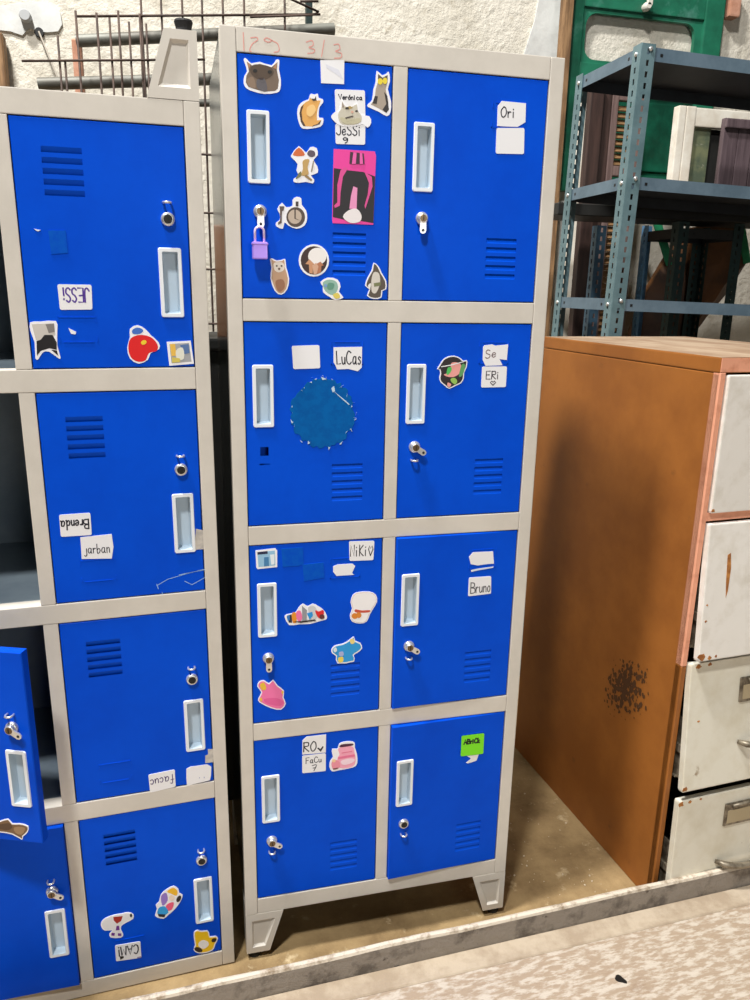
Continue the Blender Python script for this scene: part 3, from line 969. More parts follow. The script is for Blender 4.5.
for q in (((440, 340), (452, 330), (456, 352), (446, 358)), ((450, 352), (500, 392), (520, 410), (515, 412), (470, 372)), ((262, 474), (275, 488), (268, 492)), ((395, 290), (420, 300), (402, 304))):
    mb.prism([(p.x, p.y) for p in on_door(K, D(*q))], -0.0012, -0.0007)
mb.build('paper_flakes', pc(196, 218, 236), DOORS[K][0])['kind'] = 'stuff'
K = ('M', 1, 1)
D = Z(425, 345, 15)
o_ = D((180, 360), (215, 300), (270, 215), (350, 170), (440, 160), (520, 190), (575, 235), (625, 228), (632, 270), (620, 340), (585, 420), (580, 500), (540, 570), (460, 610), (360, 655), (300, 615), (230, 555), (212, 490), (225, 430), (215, 370))
sticker(K, [(WHITE, curvy(o_, 2)), (pc(40, 30, 32), curvy(inset(o_, 1.1), 2)), (pc(240, 164, 156), curvy(D((395, 270), (470, 260), (540, 300), (520, 420), (420, 480), (320, 470), (280, 440), (330, 420), (380, 330)))), (pc(78, 196, 92), curvy(D((340, 340), (395, 335), (385, 400), (340, 445), (320, 430)))),
            (pc(92, 160, 96), curvy(D((550, 290), (600, 300), (580, 400), (540, 470), (505, 460)))), (pc(150, 196, 88), curvy(D((380, 510), (440, 490), (480, 540), (450, 590), (400, 560)))), (pc(238, 240, 240), D((235, 320), (400, 290), (570, 245), (575, 255), (400, 305), (240, 332))), (pc(240, 164, 156), curvy(D((340, 560), (390, 590), (360, 630), (330, 610))))],
        'round black sticker with pink and green patches')
D = Z(470, 340, 15)
card(K, D((195, 90), (570, 65), (560, 300), (190, 385)), [('Se', .1, .5, .22, .66)], 'torn white name card in the holder', sw=0.0011, ink=pc(120, 96, 96), cut=D((215, 80), (330, 65), (380, 85), (570, 65), (550, 300), (440, 285), (485, 378), (230, 388), (190, 300), (195, 110)))
card(K, D((180, 398), (552, 395), (535, 705), (165, 712)), [('ERi', .18, .7, .22, .6), ('♡', .36, .58, .68, .9)], 'white name card with a small heart', sw=0.0012, ink=pc(60, 50, 60))
# --- main, third row
K = ('M', 0, 2)
D = Z(230, 530, 4.412)
sticker(K, [(WHITE, D((112, 90), (200, 80), (208, 90), (208, 163), (122, 172), (116, 165))), (pc(150, 196, 226), D((120, 97), (198, 90), (200, 155), (126, 163))), (pc(28, 36, 72), D((120, 97), (165, 92), (166, 104), (121, 108))), (pc(66, 128, 176), D((150, 120), (170, 118), (172, 158), (150, 160))), (pc(232, 242, 248), D((176, 108), (196, 106), (196, 150), (182, 152)))],
        'square blue photo sticker in the top corner')
sticker(K, [(FAINT, D((226, 82), (322, 75), (324, 150), (300, 158), (232, 162)))], 'teal square patch of old glue', 'glue_residue')
sticker(K, [(FAINT, D((320, 152), (412, 142), (416, 210), (326, 226)))], 'second teal square patch of old glue', 'glue_residue')
card(K, D((525, 50), (637, 47), (632, 132), (527, 136)), [('NiKi♡', .04, .96, .2, .76)], 'white name card in the top right corner', sw=0.0012)
sticker(K, [(PAPER, D((455, 160), (475, 152), (540, 148), (552, 158), (538, 190), (548, 197), (470, 202), (455, 185)))], 'torn white paper scrap in the card holder', 'paper_scrap')
E_ = Z(270, 590, 6.522)
o_ = E_((95, 175), (110, 158), (165, 145), (185, 115), (215, 88), (245, 105), (280, 88), (315, 105), (345, 125), (368, 160), (368, 190), (330, 200), (260, 220), (190, 222), (125, 228))
sticker(K, [(WHITE, curvy(o_, 2)), (pc(36, 40, 60), E_((112, 165), (140, 158), (145, 212), (122, 212))), (pc(36, 120, 200), E_((108, 170), (128, 160), (128, 195), (115, 200))), (pc(238, 150, 36), curvy(E_((142, 152), (168, 148), (172, 208), (148, 210)))), (pc(244, 120, 170), curvy(E_((172, 140), (198, 135), (210, 180), (190, 205), (172, 180)))),
            (pc(150, 152, 158), E_((208, 102), (240, 130), (238, 205), (210, 205))), (pc(210, 212, 214), curvy(E_((250, 110), (290, 105), (310, 150), (290, 190), (255, 150)))), (pc(30, 150, 226), E_((240, 150), (275, 140), (280, 165), (258, 192))), (pc(226, 30, 36), curvy(E_((295, 130), (318, 138), (345, 128), (350, 155), (322, 182), (300, 155)))), (pc(96, 40, 40), ell(*E_((338, 172))[0], 2.5, 2.5)), (pc(30, 28, 30), E_((148, 204), (210, 200), (290, 190), (300, 198), (200, 212)))],
        'wide sticker with a row of small coloured shapes')
o_ = E_((540, 30), (580, 12), (650, 10), (690, 30), (698, 75), (670, 125), (650, 160), (630, 205), (585, 218), (535, 205), (520, 165), (535, 120), (525, 80))
sticker(K, [(WHITE, curvy(o_, 2)), (pc(196, 150, 136), curvy(inset(o_, 0.9), 2)), (pc(246, 244, 244), curvy(inset(o_, 1.15), 2)), (pc(204, 80, 60), curvy(E_((555, 125), (600, 132), (650, 130), (640, 145), (560, 145)))), (pc(222, 134, 44), ell(*E_((552, 168))[0], 3.2, 2.9)), (pc(222, 134, 44), ell(*E_((578, 162))[0], 2.6, 2.9))],
        'rounded white sticker with a red band and orange dots')
o_ = E_((400, 385), (425, 360), (470, 350), (510, 330), (545, 302), (555, 330), (590, 345), (600, 380), (570, 408), (545, 425), (548, 465), (440, 478), (430, 430), (405, 412))
sticker(K, [(WHITE, curvy(o_, 2)), (pc(34, 156, 224), curvy(inset(o_, 1.2), 2)), (pc(236, 214, 130), curvy(E_((520, 322), (545, 318), (550, 345), (528, 350)))), (pc(170, 180, 222), curvy(E_((450, 405), (475, 400), (478, 425), (452, 428)))), (pc(240, 214, 90), curvy(E_((445, 440), (475, 435), (475, 465), (448, 470)))), (pc(220, 232, 240), curvy(E_((412, 385), (430, 372), (436, 395), (420, 404))))],
        'light blue rounded sticker above the vents')
o_ = D((120, 690), (128, 668), (150, 662), (172, 676), (190, 660), (210, 685), (238, 708), (236, 738), (246, 765), (225, 792), (180, 785), (130, 760), (125, 742), (138, 715))
sticker(K, [(WHITE, curvy(o_, 2)), (pc(246, 120, 176), curvy(inset(o_, 1.1), 2)), (pc(240, 196, 60), curvy(D((132, 682), (150, 672), (160, 700), (142, 705)))), (pc(232, 96, 158), curvy(D((150, 745), (200, 740), (235, 755), (220, 775), (165, 765)))), (pc(240, 196, 60), curvy(D((130, 745), (140, 738), (140, 756)))), (pc(240, 196, 60), curvy(D((226, 712), (236, 710), (232, 724))))],
        'pink rounded sticker in the bottom left corner')
K = ('M', 1, 2)
D = Z(380, 530, 4.412)
sticker(K, [(PAPER, D((392, 118), (410, 98), (498, 94), (502, 148), (470, 150), (430, 156), (400, 150))), (pc(222, 232, 246), D((400, 176), (440, 168), (500, 160), (498, 166), (440, 176), (402, 184)))], 'torn white paper scrap in the card holder', 'paper_scrap')
card(K, D((392, 210), (490, 203), (489, 280), (388, 292)), [('Bruno', .1, .95, .28, .86)], 'white name card under the torn scrap', sw=0.0012)
# --- main, bottom row
K = ('M', 0, 3)
D = Z(300, 730, 11.54)
card(K, D((25, 85), (300, 50), (297, 258), (25, 282)), [('RO', .06, .58, .3, .84)], 'white name card with a clipped corner and a tick', sw=0.0015, cut=D((28, 120), (75, 75), (300, 50), (297, 258), (25, 282)), extra=[(INK, D((196, 205), (215, 200), (232, 218), (262, 182), (272, 190), (238, 248)))])
card(K, D((25, 296), (297, 266), (297, 470), (25, 497)), [('FaCu', .16, .8, .14, .46), ('7', .42, .6, .6, .92)], 'white name card below the clipped one', sw=0.0011, ink=pc(60, 60, 76))
o_ = D((370, 215), (430, 215), (450, 160), (500, 135), (580, 128), (630, 145), (632, 200), (655, 270), (660, 380), (610, 430), (450, 462), (370, 475), (338, 420), (350, 350), (380, 310), (370, 270))
sticker(K, [(WHITE, curvy(o_, 2)), (pc(250, 172, 196), curvy(D((445, 205), (600, 185), (628, 260), (640, 310), (636, 380), (590, 425), (460, 435), (430, 330), (455, 280)))), (pc(80, 30, 62), curvy(D((455, 195), (475, 165), (560, 155), (610, 155), (605, 175), (520, 190)))), (pc(236, 120, 158), D((440, 308), (628, 275), (632, 300), (440, 335))), (pc(250, 220, 232), curvy(D((470, 355), (560, 325), (630, 335), (600, 375), (500, 400)))), (pc(232, 120, 150), D((478, 258), (600, 238), (600, 246), (478, 268))),
            (pc(240, 150, 168), curvy(D((365, 370), (400, 340), (450, 360), (460, 420), (410, 450), (368, 430)))), (pc(250, 210, 160), ell(*D((390, 350))[0], 1.8, 1.6)), (pc(110, 60, 60), D((375, 440), (440, 428), (430, 444), (385, 452)))],
        'pink cookie jar sticker')
K = ('M', 1, 3)
D = Z(450, 725, 15)
card(K, D((170, 160), (510, 118), (495, 425), (155, 465)), [('ABriCk', .12, .8, .2, .42)], 'lime green sticky note', paper=pc(124, 232, 20), ink=pc(20, 40, 16), sw=0.0021, base=0.0008)
sticker(K, [(PAPER, D((250, 462), (330, 450), (430, 440), (410, 490), (395, 530), (330, 555), (260, 572), (240, 562), (300, 515), (310, 495)))], 'torn white scrap under the green note', 'paper_scrap')
# red marker numbers on the top rail
mb = MB()
rail_px = lambda pts: [at(u, v, 0.0) for u, v in pts]
D = Z(200, 0, 3.75)
for s in ([(162, 122), (165, 190)], [(190, 142), (212, 140), (216, 150), (196, 165), (186, 188), (192, 193)], [(268, 150), (250, 142), (240, 150), (256, 158), (270, 152)], [(270, 152), (292, 165), (296, 190), (278, 196)],
          [(398, 158), (420, 152), (424, 170), (408, 178), (430, 186), (424, 198), (404, 200)], [(466, 150), (456, 212)], [(502, 168), (520, 166), (524, 184), (508, 192), (530, 200), (528, 216), (504, 218)]):
    pts = smooth([(p.x, p.z) for p in rail_px(D(*s))]) if len(s) > 2 else [Vector((p.x, p.z)) for p in rail_px(D(*s))]
    ribbon(mb, pts, 0.0013, -0.00015, 0)
mk_ = mb.build('marker_number', REDINK, root_main, flip=False)
mk_['kind'] = 'stuff'
mk_['label'] = 'faint red marker numbers on the top rail'
# --- left locker
K = ('L', 0, 3)
D = Z(20, 265, 3.75)
card(K, D((272, 167), (150, 168), (140, 72), (268, 74)), [('JESSi', .08, .9, .3, .86)], 'white name card with purple lettering stuck upside down', ink=pc(84, 50, 150), sw=0.0016)
o_ = D((38, 215), (75, 212), (135, 210), (140, 245), (140, 300), (152, 345), (145, 350), (110, 325), (85, 328), (70, 352), (58, 350), (55, 290), (40, 250))
sticker(K, [(WHITE, curvy(o_, 2)), (pc(206, 200, 192), D((44, 222), (128, 218), (132, 262), (110, 290), (60, 282))), (pc(24, 22, 24), D((62, 285), (78, 280), (92, 262), (122, 262), (138, 290), (138, 318), (110, 312), (78, 322), (64, 340))), (pc(132, 126, 122), D((96, 222), (128, 220), (130, 250), (108, 255))), (pc(40, 36, 38), D((118, 318), (138, 320), (144, 340)))],
        'black and white cat sticker at the left edge')
o_ = D((412, 240), (440, 225), (470, 240), (490, 262), (520, 290), (522, 315), (490, 330), (480, 355), (445, 370), (412, 350), (402, 310), (412, 270))
sticker(K, [(WHITE, curvy(o_, 2)), (pc(226, 14, 18), curvy(D((415, 275), (450, 262), (490, 270), (516, 298), (512, 322), (484, 330), (470, 358), (440, 362), (415, 345), (406, 310)))), (pc(60, 110, 200), curvy(D((420, 245), (440, 234), (462, 244), (450, 258), (425, 258)))), (pc(240, 206, 40), ell(*D((464, 290))[0], 2.9, 2.2, 16, -0.4))],
        'red heart-shaped sticker with a yellow dot')
sticker(K, [(WHITE, D((550, 288), (640, 284), (652, 370), (560, 378))), (pc(166, 168, 172), D((560, 296), (634, 292), (643, 362), (568, 368))), (pc(236, 190, 80), D((562, 296), (582, 296), (586, 340), (568, 342))), (pc(84, 116, 168), D((600, 300), (632, 296), (636, 330), (610, 335))), (pc(230, 230, 214), curvy(D((585, 320), (610, 310), (615, 350), (590, 355)))), (pc(214, 196, 90), D((570, 345), (600, 350), (600, 364), (570, 366)))],
        'small square picture sticker in the corner')
D = Z(0, 200, 3.125)
sticker(K, [(FAINT, D((150, 95), (205, 95), (212, 165), (160, 170)))], 'faint teal patch of old glue', 'glue_residue')
sticker(K, [(PAPER, D((105, 90), (128, 94), (118, 98))), ], 'tiny white fleck of paper', 'paper_scrap')
sticker(K, [(PAPER, D((214, 400), (238, 412), (236, 420), (222, 418)))], 'small white fleck in the card holder', 'paper_scrap')
K = ('L', 0, 2)
D = Z(50, 505, 9.375)
card(K, D((392, 280), (102, 297), (85, 92), (378, 72)), [('Brenda', .08, .97, .3, .72)], 'upper white name card stuck upside down', sw=0.0015)
card(K, D((285, 302), (578, 272), (592, 500), (298, 505)), [('jarban', .1, .9, .36, .74)], 'lower white name card', sw=0.001, cut=D((285, 302), (578, 272), (595, 390), (580, 500), (298, 505)))
D = Z(0, 400, 3.125)
sticker(K, [(TAPE, D((612, 402), (640, 408), (642, 465), (608, 468)))], 'wrinkled clear tape over the handle edge', 'tape')
mb = MB()
for q in ([(490, 580), (524, 560), (581, 543), (645, 527)], [(577, 566), (600, 577), (641, 554)], [(507, 601), (508, 608)], [(490, 575), (495, 590)], [(560, 546), (600, 538), (640, 530)]):
    ribbon(mb, [Vector((p.x, p.y)) for p in on_door(K, D(*q))], 0.0012, -0.0004, 0)
o = mb.build('paint_scratch', pc(150, 188, 232), DOORS[K][0], flip=False)
o['kind'] = 'stuff'
o['label'] = 'white scratch across the lower corner'
K = ('L', 0, 1)
D = Z(140, 740, 9.375)
card(K, D((335, 435), (95, 492), (78, 325), (325, 275)), [('facuc', .05, .95, .25, .7)], 'white name card stuck upside down at the bottom edge', sw=0.0011, ink=pc(70, 40, 110))
sticker(K, [(PAPER, D((435, 270), (470, 250), (630, 228), (668, 250), (665, 330), (655, 375), (510, 410), (440, 430), (435, 360))), (pc(140, 150, 196), D((555, 345), (560, 345), (560, 357), (555, 357))), (pc(140, 150, 196), D((598, 342), (604, 342), (604, 354), (598, 354)))], 'torn blank white card in the bottom corner', 'paper_scrap')
sticker(K, [(TAPE, D((635, 85), (688, 85), (688, 205), (612, 215), (612, 145), (640, 135)))], 'beige tape over the door edge', 'tape')
K = ('L', 0, 0)
D = Z(95, 880, 7.5)
o_ = D((45, 320), (75, 285), (140, 260), (200, 250), (250, 240), (288, 255), (285, 290), (240, 315), (200, 340), (195, 370), (212, 405), (195, 430), (120, 430), (108, 400), (130, 375), (75, 378), (50, 355))
sticker(K, [(WHITE, curvy(o_, 2)), (pc(232, 232, 234), curvy(inset(o_, 1.1), 2)), (pc(168, 40, 30), D((138, 275), (208, 268), (195, 305), (165, 325), (140, 300))), (pc(110, 40, 140), D((162, 340), (180, 340), (185, 372), (155, 375))), (pc(110, 40, 140), D((125, 392), (150, 395), (145, 415), (122, 412))), (pc(110, 40, 140), D((172, 395), (198, 398), (196, 416), (172, 414))), (pc(40, 40, 44), ell(*D((270, 262))[0], 1.2, 1.8))],
        'white winged sticker with a red centre')
o_ = D((480, 160), (495, 105), (540, 65), (590, 42), (625, 65), (632, 95), (658, 110), (640, 160), (600, 215), (550, 260), (515, 288), (470, 280), (450, 262), (465, 215), (455, 185))
sticker(K, [(WHITE, curvy(o_, 2)), (pc(246, 190, 40), curvy(D((540, 85), (585, 55), (618, 80), (610, 115), (570, 100)))), (pc(150, 122, 206), curvy(D((500, 110), (535, 95), (545, 150), (510, 190), (495, 150)))), (pc(240, 96, 130), curvy(D((540, 180), (590, 165), (575, 220), (530, 225)))), (pc(44, 160, 226), curvy(D((480, 205), (525, 195), (550, 240), (500, 265), (468, 250)))), (pc(34, 26, 30), ell(*D((628, 138))[0], 2.0, 3.6, 16, 0.5)), (pc(30, 30, 44), D((470, 250), (530, 255), (520, 275), (478, 270))), (pc(246, 226, 206), ell(*D((575, 130))[0], 2.8, 2.8))],
        'patchwork yellow, violet, pink and blue sticker')
card(K, D((348, 580), (158, 608), (150, 490), (340, 458)), [('CAM!', .1, .92, .3, .85)], 'white label with black lettering stuck upside down', sw=0.0016, extra=[(pc(20, 20, 22), D((185, 570), (215, 568), (215, 582), (190, 595))), (pc(150, 140, 170), D((315, 575), (345, 568), (346, 580), (318, 584)))])
D = Z(180, 900, 9.375)
o_ = D((130, 300), (165, 278), (200, 288), (255, 283), (275, 310), (280, 340), (335, 335), (356, 360), (330, 415), (310, 465), (240, 495), (165, 495), (128, 465), (140, 420), (130, 360))
sticker(K, [(WHITE, curvy(o_, 2)), (pc(246, 200, 20), curvy(inset(o_, 1.1), 2)), (pc(240, 238, 236), curvy(D((175, 400), (215, 372), (262, 390), (265, 425), (220, 455), (180, 435)))), (pc(40, 26, 24), ell(*D((172, 462))[0], 4.2, 2.4, 16, 0.3)), (pc(40, 26, 24), ell(*D((318, 372))[0], 2.7, 1.9, 16, -0.4))],
        'yellow rounded sticker in the bottom corner')
K = ('L', 1, 1)
D = Z(0, 640, 4.762)
o_ = D((-60, 880), (-20, 868), (0, 860), (40, 850), (60, 872), (95, 872), (136, 885), (132, 915), (110, 935), (105, 950), (60, 925), (0, 915), (-40, 925), (-70, 905))
sticker(K, [(WHITE, curvy(o_, 2)), (pc(122, 92, 62), curvy(inset(o_, 1.2), 2)), (pc(88, 64, 44), curvy(D((-20, 885), (40, 870), (60, 890), (30, 905)))), (pc(160, 128, 92), curvy(D((70, 890), (120, 892), (105, 925), (75, 915))))],
        'brown cat sticker near the bottom edge')

# ------------------------------------------------------------------ lilac padlock hanging from the top left door's hasp
p = at(259.2, 226.5, -0.010)
root = empty('padlock', (p.x, -0.0128, p.z - 0.052))
tag(root, 'lilac padlock hanging from the hasp of the cat sticker door', 'padlock')
m = MB()
m.box(-0.0125, 0.0125, -0.0062, 0.0062, 0.0, 0.0275, 0, 0.0022, 3)
m.box(-0.0136, 0.0136, -0.007, 0.007, 0.0225, 0.0262, 0, 0.0014, 2)
m.build('padlock_body', M_PAD, root)
m = MB()
arc = [(-0.0075, 0, 0.027)] + [(0.0075 * math.cos(PI - k * PI / 10), 0, 0.044 + 0.0075 * math.sin(k * PI / 10)) for k in range(11)] + [(0.0075, 0, 0.027)]
m.tube(arc, 0.0021, 10)
m.build('shackle', M_PADW, root)

# ------------------------------------------------------------------ filing cabinet
FC = Matrix.Translation((0.9525, -0.047, 0)) @ Matrix.Rotation(math.radians(4.0), 4, 'Z')
root = empty('filing_cabinet', FC)
tag(root, 'tall brown filing cabinet with four chipped white drawers beside the locker', 'filing cabinet')
FW, FD, FH = 0.47, 0.685, 1.291
m = MB()
m.box(0, 0.012, 0.001, FD, 0, FH - 0.034, 0, 0.003, 2)
m.build('side_panel', M_BROWN, root)
m = MB()
m.box(FW - 0.012, FW, 0.001, FD, 0, FH - 0.034, 0, 0.003, 2)
m.build('side_panel', M_BROWN, root)
m = MB()
m.box(0.012, FW - 0.012, FD - 0.01, FD, 0, FH - 0.034)
m.build('back_panel', M_BROWN, root)
m = MB()
m.box(-0.001, FW + 0.001, 0.001, FD + 0.001, FH - 0.033, FH - 0.003, 0, 0.003, 2)
m.face([(0.001, 0.002, FH - 0.0028), (FW - 0.001, 0.002, FH - 0.0028), (FW - 0.001, FD, FH - 0.0028), (0.001, FD, FH - 0.0028)], 1)
m.box(0.0, FW, -0.0008, 0.0008, FH - 0.031, FH - 0.004, 2)
m.build('top', [M_BROWN, M_DUST, M_SALMON], root)
m = MB()
for x0 in (0.0, FW - 0.014):
    m.box(x0, x0 + 0.014, -0.0012, 0.02, 0.62, FH - 0.032, 0, 0.0015)
for z in (0.955,):
    m.box(0.014, FW - 0.014, 0.0, 0.014, z - 0.004, z + 0.014, 0, 0.001)
m.build('front_frame', M_SALMON, root)
m = MB()
for x0 in (0.0, FW - 0.014):
    m.box(x0, x0 + 0.014, -0.001, 0.02, 0.0, 0.6195, 0, 0.0015)
m.box(0.014, FW - 0.014, 0.0, 0.02, 0.0, 0.03)
m.build('lower_front_frame', M_BROWN, root)
draw = [(0.9695, 1.254, 0.0175, -0.004, 0.0, M_CREAM), (0.642, 0.9465, 0.0175, -0.006, 3.8, M_CREAM), (0.322, 0.628, 0.0165, -0.008, 4.8, M_CREAM2), (0.012, 0.293, 0.020, -0.0245, 1.4, M_CREAM2)]
for i, (z0, z1, x0, y, ang, mt) in enumerate(draw):
    h = z1 - z0
    Md = Matrix.Translation((x0, y, z1)) @ Matrix.Rotation(math.radians(-ang), 4, 'X')
    x1 = FW - 2 * x0
    m = MB()
    m.box(0, x1, -0.003, 0.013, -h, 0, 0, 0.003, 2)
    m.box(-0.0005, 0.0006, -0.002, 0.012, -h + 0.004, -0.004, 0)
    d = m.build('drawer', [mt, mt], root, Md)
    d['label'] = ['flat white top drawer front', 'white drawer front hanging out at its bottom', 'cream drawer front tilted out at its bottom', 'cream bottom drawer pulled out a little'][i]
    # tray runner seen in the gap
    m = MB()
    m.box(0.004, 0.012, 0.014, 0.40, -h * 0.72, -h * 0.66)
    m.box(0.004, x1 - 0.004, 0.03, 0.40, -h + 0.02, -h + 0.024)
    m.box(0.010, 0.013, 0.014, 0.40, -h + 0.02, -h * 0.45)
    m.box(x1 - 0.013, x1 - 0.010, 0.014, 0.40, -h + 0.02, -h * 0.45)
    m.build('tray', M_TARN, d)
    if i >= 2:
        cx = x1 / 2 - 0.035
        zc = {2: -0.078, 3: -0.062}[i]
        m = MB()
        m.box(cx - 0.048, cx + 0.048, -0.007, -0.002, zc - 0.03, zc + 0.03, 0, 0.002)
        m.box(cx - 0.04, cx + 0.04, -0.0078, -0.0065, zc - 0.022, zc + 0.012, 1)
        m.tube([(cx - 0.03, -0.009, zc + 0.024), (cx + 0.03, -0.009, zc + 0.026)], 0.004, 8, 0)
        m.build('label_holder', [M_TARN, mat('yellowed_card', (176, 160, 128), 0.8)], d)
    zc = {0: -0.16, 1: -0.22, 2: -0.205, 3: -0.185}[i]
    cx = x1 / 2 - 0.0
    if i == 3:
        cx -= 0.015
    m = MB()
    arc = []
    for k in range(13):
        t = k / 12
        arc.append((cx - 0.075 + 0.15 * t, -0.003 - 0.028 * math.sin(PI * t) ** 0.5, zc - 0.006 * math.sin(PI * t)))
    m.tube(arc, [0.0075 if 0 < k < 12 else 0.005 for k in range(13)], 8)
    m.build('handle', M_TARN, d)
# rust eaten into drawer corners and a rusty run
    spots = {0: [(0.004, 0.006, 0.006), (x1 * 0.3, 0.004, 0.005)], 1: [(0.008, 0.01, 0.012), (0.028, 0.006, 0.006), (0.045, 0.008, 0.004), (0.01, h * 0.3, 0.004), (0.01, h * 0.42, 0.003)],
             2: [(0.006, 0.008, 0.009), (0.02, h - 0.008, 0.008), (0.05, h - 0.006, 0.006), (0.03, h * 0.55, 0.004)], 3: [(0.006, h - 0.008, 0.009), (0.03, h - 0.006, 0.006), (0.06, h - 0.005, 0.004)]}[i]
    rnd = random.Random(40 + i)
    m = MB()
    for px_, pz_, s_ in spots:
        m.prism([(px_ + s_ * rnd.uniform(0.5, 1.1) * math.cos(a * PI / 6), -h + pz_ + s_ * rnd.uniform(0.4, 0.9) * math.sin(a * PI / 6)) for a in range(12)], -0.0034, -0.0025)
    if i == 1:
        m.prism([(0.052, -0.07), (0.060, -0.066), (0.064, -0.10), (0.061, -0.15), (0.057, -0.165), (0.054, -0.13)], -0.0034, -0.0025)
    o = m.build('rust_spots', mat('orange_rust', (196, 134, 66), 0.8, c2=(146, 88, 40), scale=60), d)
    o['kind'] = 'stuff'
# the black soot mark on its side
m = MB()
rnd = random.Random(11)
side = FC
Fi = FC.inverted()


def side_pt(u, v):
    r = ROT @ Vector(((u - 375) / F, -(v - 500) / F, -1))
    o = Fi @ CAM
    rd = Fi.to_3x3() @ r
    q = o + rd * ((-0.0003 - o.x) / rd.x)
    return q.y, q.z


for k in range(260):
    a, r = rnd.uniform(0, 2 * PI), rnd.uniform(0, 1) ** 0.6 * rnd.uniform(0.6, 1.1)
    if r > 1.15:
        continue
    u, v = 627 + 26 * r * math.cos(a), 688 + 32 * r * math.sin(a)
    y, z = side_pt(u, v)
    s = rnd.uniform(0.0015, 0.0085) * (1.25 - r * 0.8)
    pts = []
    for j in range(9):
        b = 2 * PI * j / 9
        rr_ = s * rnd.uniform(0.5, 1.25)
        pts.append((-0.0002 - 0.000004 * k, y + rr_ * math.cos(b), z + rr_ * 1.35 * math.sin(b)))
    m.face(pts)
o = m.build('soot_stain', mat('dark_soot', (84, 52, 22), 0.8), root, flip=False)
o['label'] = 'dark speckled stain on the brown side'
o['kind'] = 'stuff'

# ------------------------------------------------------------------ slotted-angle shelving


def flange_grid(mb, w, h, M, col, pitch=0.0285, phase=0.0, hw=0.0042, hh=0.0075):
    """one leaf of an angle post: x 0..w, z 0..h, with a column of punched slots"""
    xs = [0, col - hw, col + hw, w]
    zs = [0.0]
    z = 0.012 + phase
    holes = []
    while z + hh * 2 < h:
        zs += [z, z + 2 * hh]
        holes.append(z + hh)
        z += pitch
    zs.append(h)
    V = [[mb.bm.verts.new(M @ Vector((x, 0, zz))) for zz in zs] for x in xs]
    for i in range(3):
        for j in range(len(zs) - 1):
            if i == 1 and j % 2 == 1:
                continue
            f = mb.bm.faces.new((V[i][j], V[i + 1][j], V[i + 1][j + 1], V[i][j + 1]))


def angle_post(parent, x, y, sx, sy, h, mt, name='post', w=0.042, z0=0.0):
    mb = MB()
    flange_grid(mb, w, h, Matrix.Translation((x, y, z0)) @ Matrix.Diagonal((sx, 1, 1, 1)), w * 0.52)
    flange_grid(mb, w, h, Matrix.Translation((x, y, z0)) @ Matrix.Rotation(PI / 2 * 1, 4, 'Z') @ Matrix.Diagonal((sy, 1, 1, 1)), w * 0.52, phase=0.012)
    o = mb.build(name, mt, parent, flip=True, merge=0.0002)
    sol = o.modifiers.new('thickness', 'SOLIDIFY')
    sol.thickness = 0.002
    sol.offset = 0
    return o


def tray(parent, x0, x1, y0, y1, zt, mt, lip=0.034, plate=None):
    mb = MB()
    t = 0.0015
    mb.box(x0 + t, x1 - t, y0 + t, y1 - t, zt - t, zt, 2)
    mb.box(x0, x1, y0, y0 + t, zt - lip, zt)
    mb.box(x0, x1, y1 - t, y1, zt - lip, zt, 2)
    mb.box(x0, x0 + t, y0 + t, y1 - t, zt - lip, zt)
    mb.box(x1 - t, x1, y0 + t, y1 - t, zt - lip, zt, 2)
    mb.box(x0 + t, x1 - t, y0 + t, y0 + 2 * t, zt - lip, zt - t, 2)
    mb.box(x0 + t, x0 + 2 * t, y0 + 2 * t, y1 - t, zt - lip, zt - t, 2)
    for x in (x0 + 0.058, x1 - 0.064):
        mb.box(x, x + 0.008, y0 - 0.0006, y0, zt - lip * 0.62, zt - lip * 0.4, 1)
    for y in (y0 + 0.058, y1 - 0.064):
        mb.box(x0 - 0.0006, x0, y, y + 0.008, zt - lip * 0.62, zt - lip * 0.4, 1)
    return mb.build('shelf', [mt, M_BLACK, plate or M_SHELF_SHADED], parent)


def bolt(parent, x, y, z, axis):
    mb = MB()
    R = Matrix.Translation((x, y, z)) @ (Matrix.Identity(4) if axis == 'y' else Matrix.Rotation(-PI / 2, 4, 'Z'))
    b = MB()
    b.lathe_y(0, 0, [(0.006, 0.001), (0.006, -0.003), (0.003, -0.005)], 10)
    mb.merge(b.bm, 0, R)
    return mb.build('bolt', M_CHROME, parent)


SM = Matrix.Translation((1.121, 0.722, 0)) @ Matrix.Rotation(math.radians(1.35), 4, 'Y')
root = empty('shelving_unit', SM)
tag(root, 'tall grey-green slotted steel shelving unit standing behind the filing cabinet', 'shelving unit')
SW, SD, SH = 0.92, 0.365, 2.062
angle_post(root, 0, 0, 1, 1, SH, M_POST)
angle_post(root, 0, SD, 1, -1, SH, M_POST)
angle_post(root, SW, 0, -1, 1, SH, M_POST)
angle_post(root, SW, SD, -1, -1, SH, M_POST)
for z in (2.055, 1.727, 1.393, 1.06, 0.73, 0.40, 0.09):
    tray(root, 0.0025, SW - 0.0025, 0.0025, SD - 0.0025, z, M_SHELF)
    if z > 1.3:
        bolt(root, 0.027, -0.001, z - 0.006, 'y')
        bolt(root, -0.001, 0.022, z - 0.017, 'x')
        bolt(root, -0.001, SD - 0.022, z - 0.017, 'x')

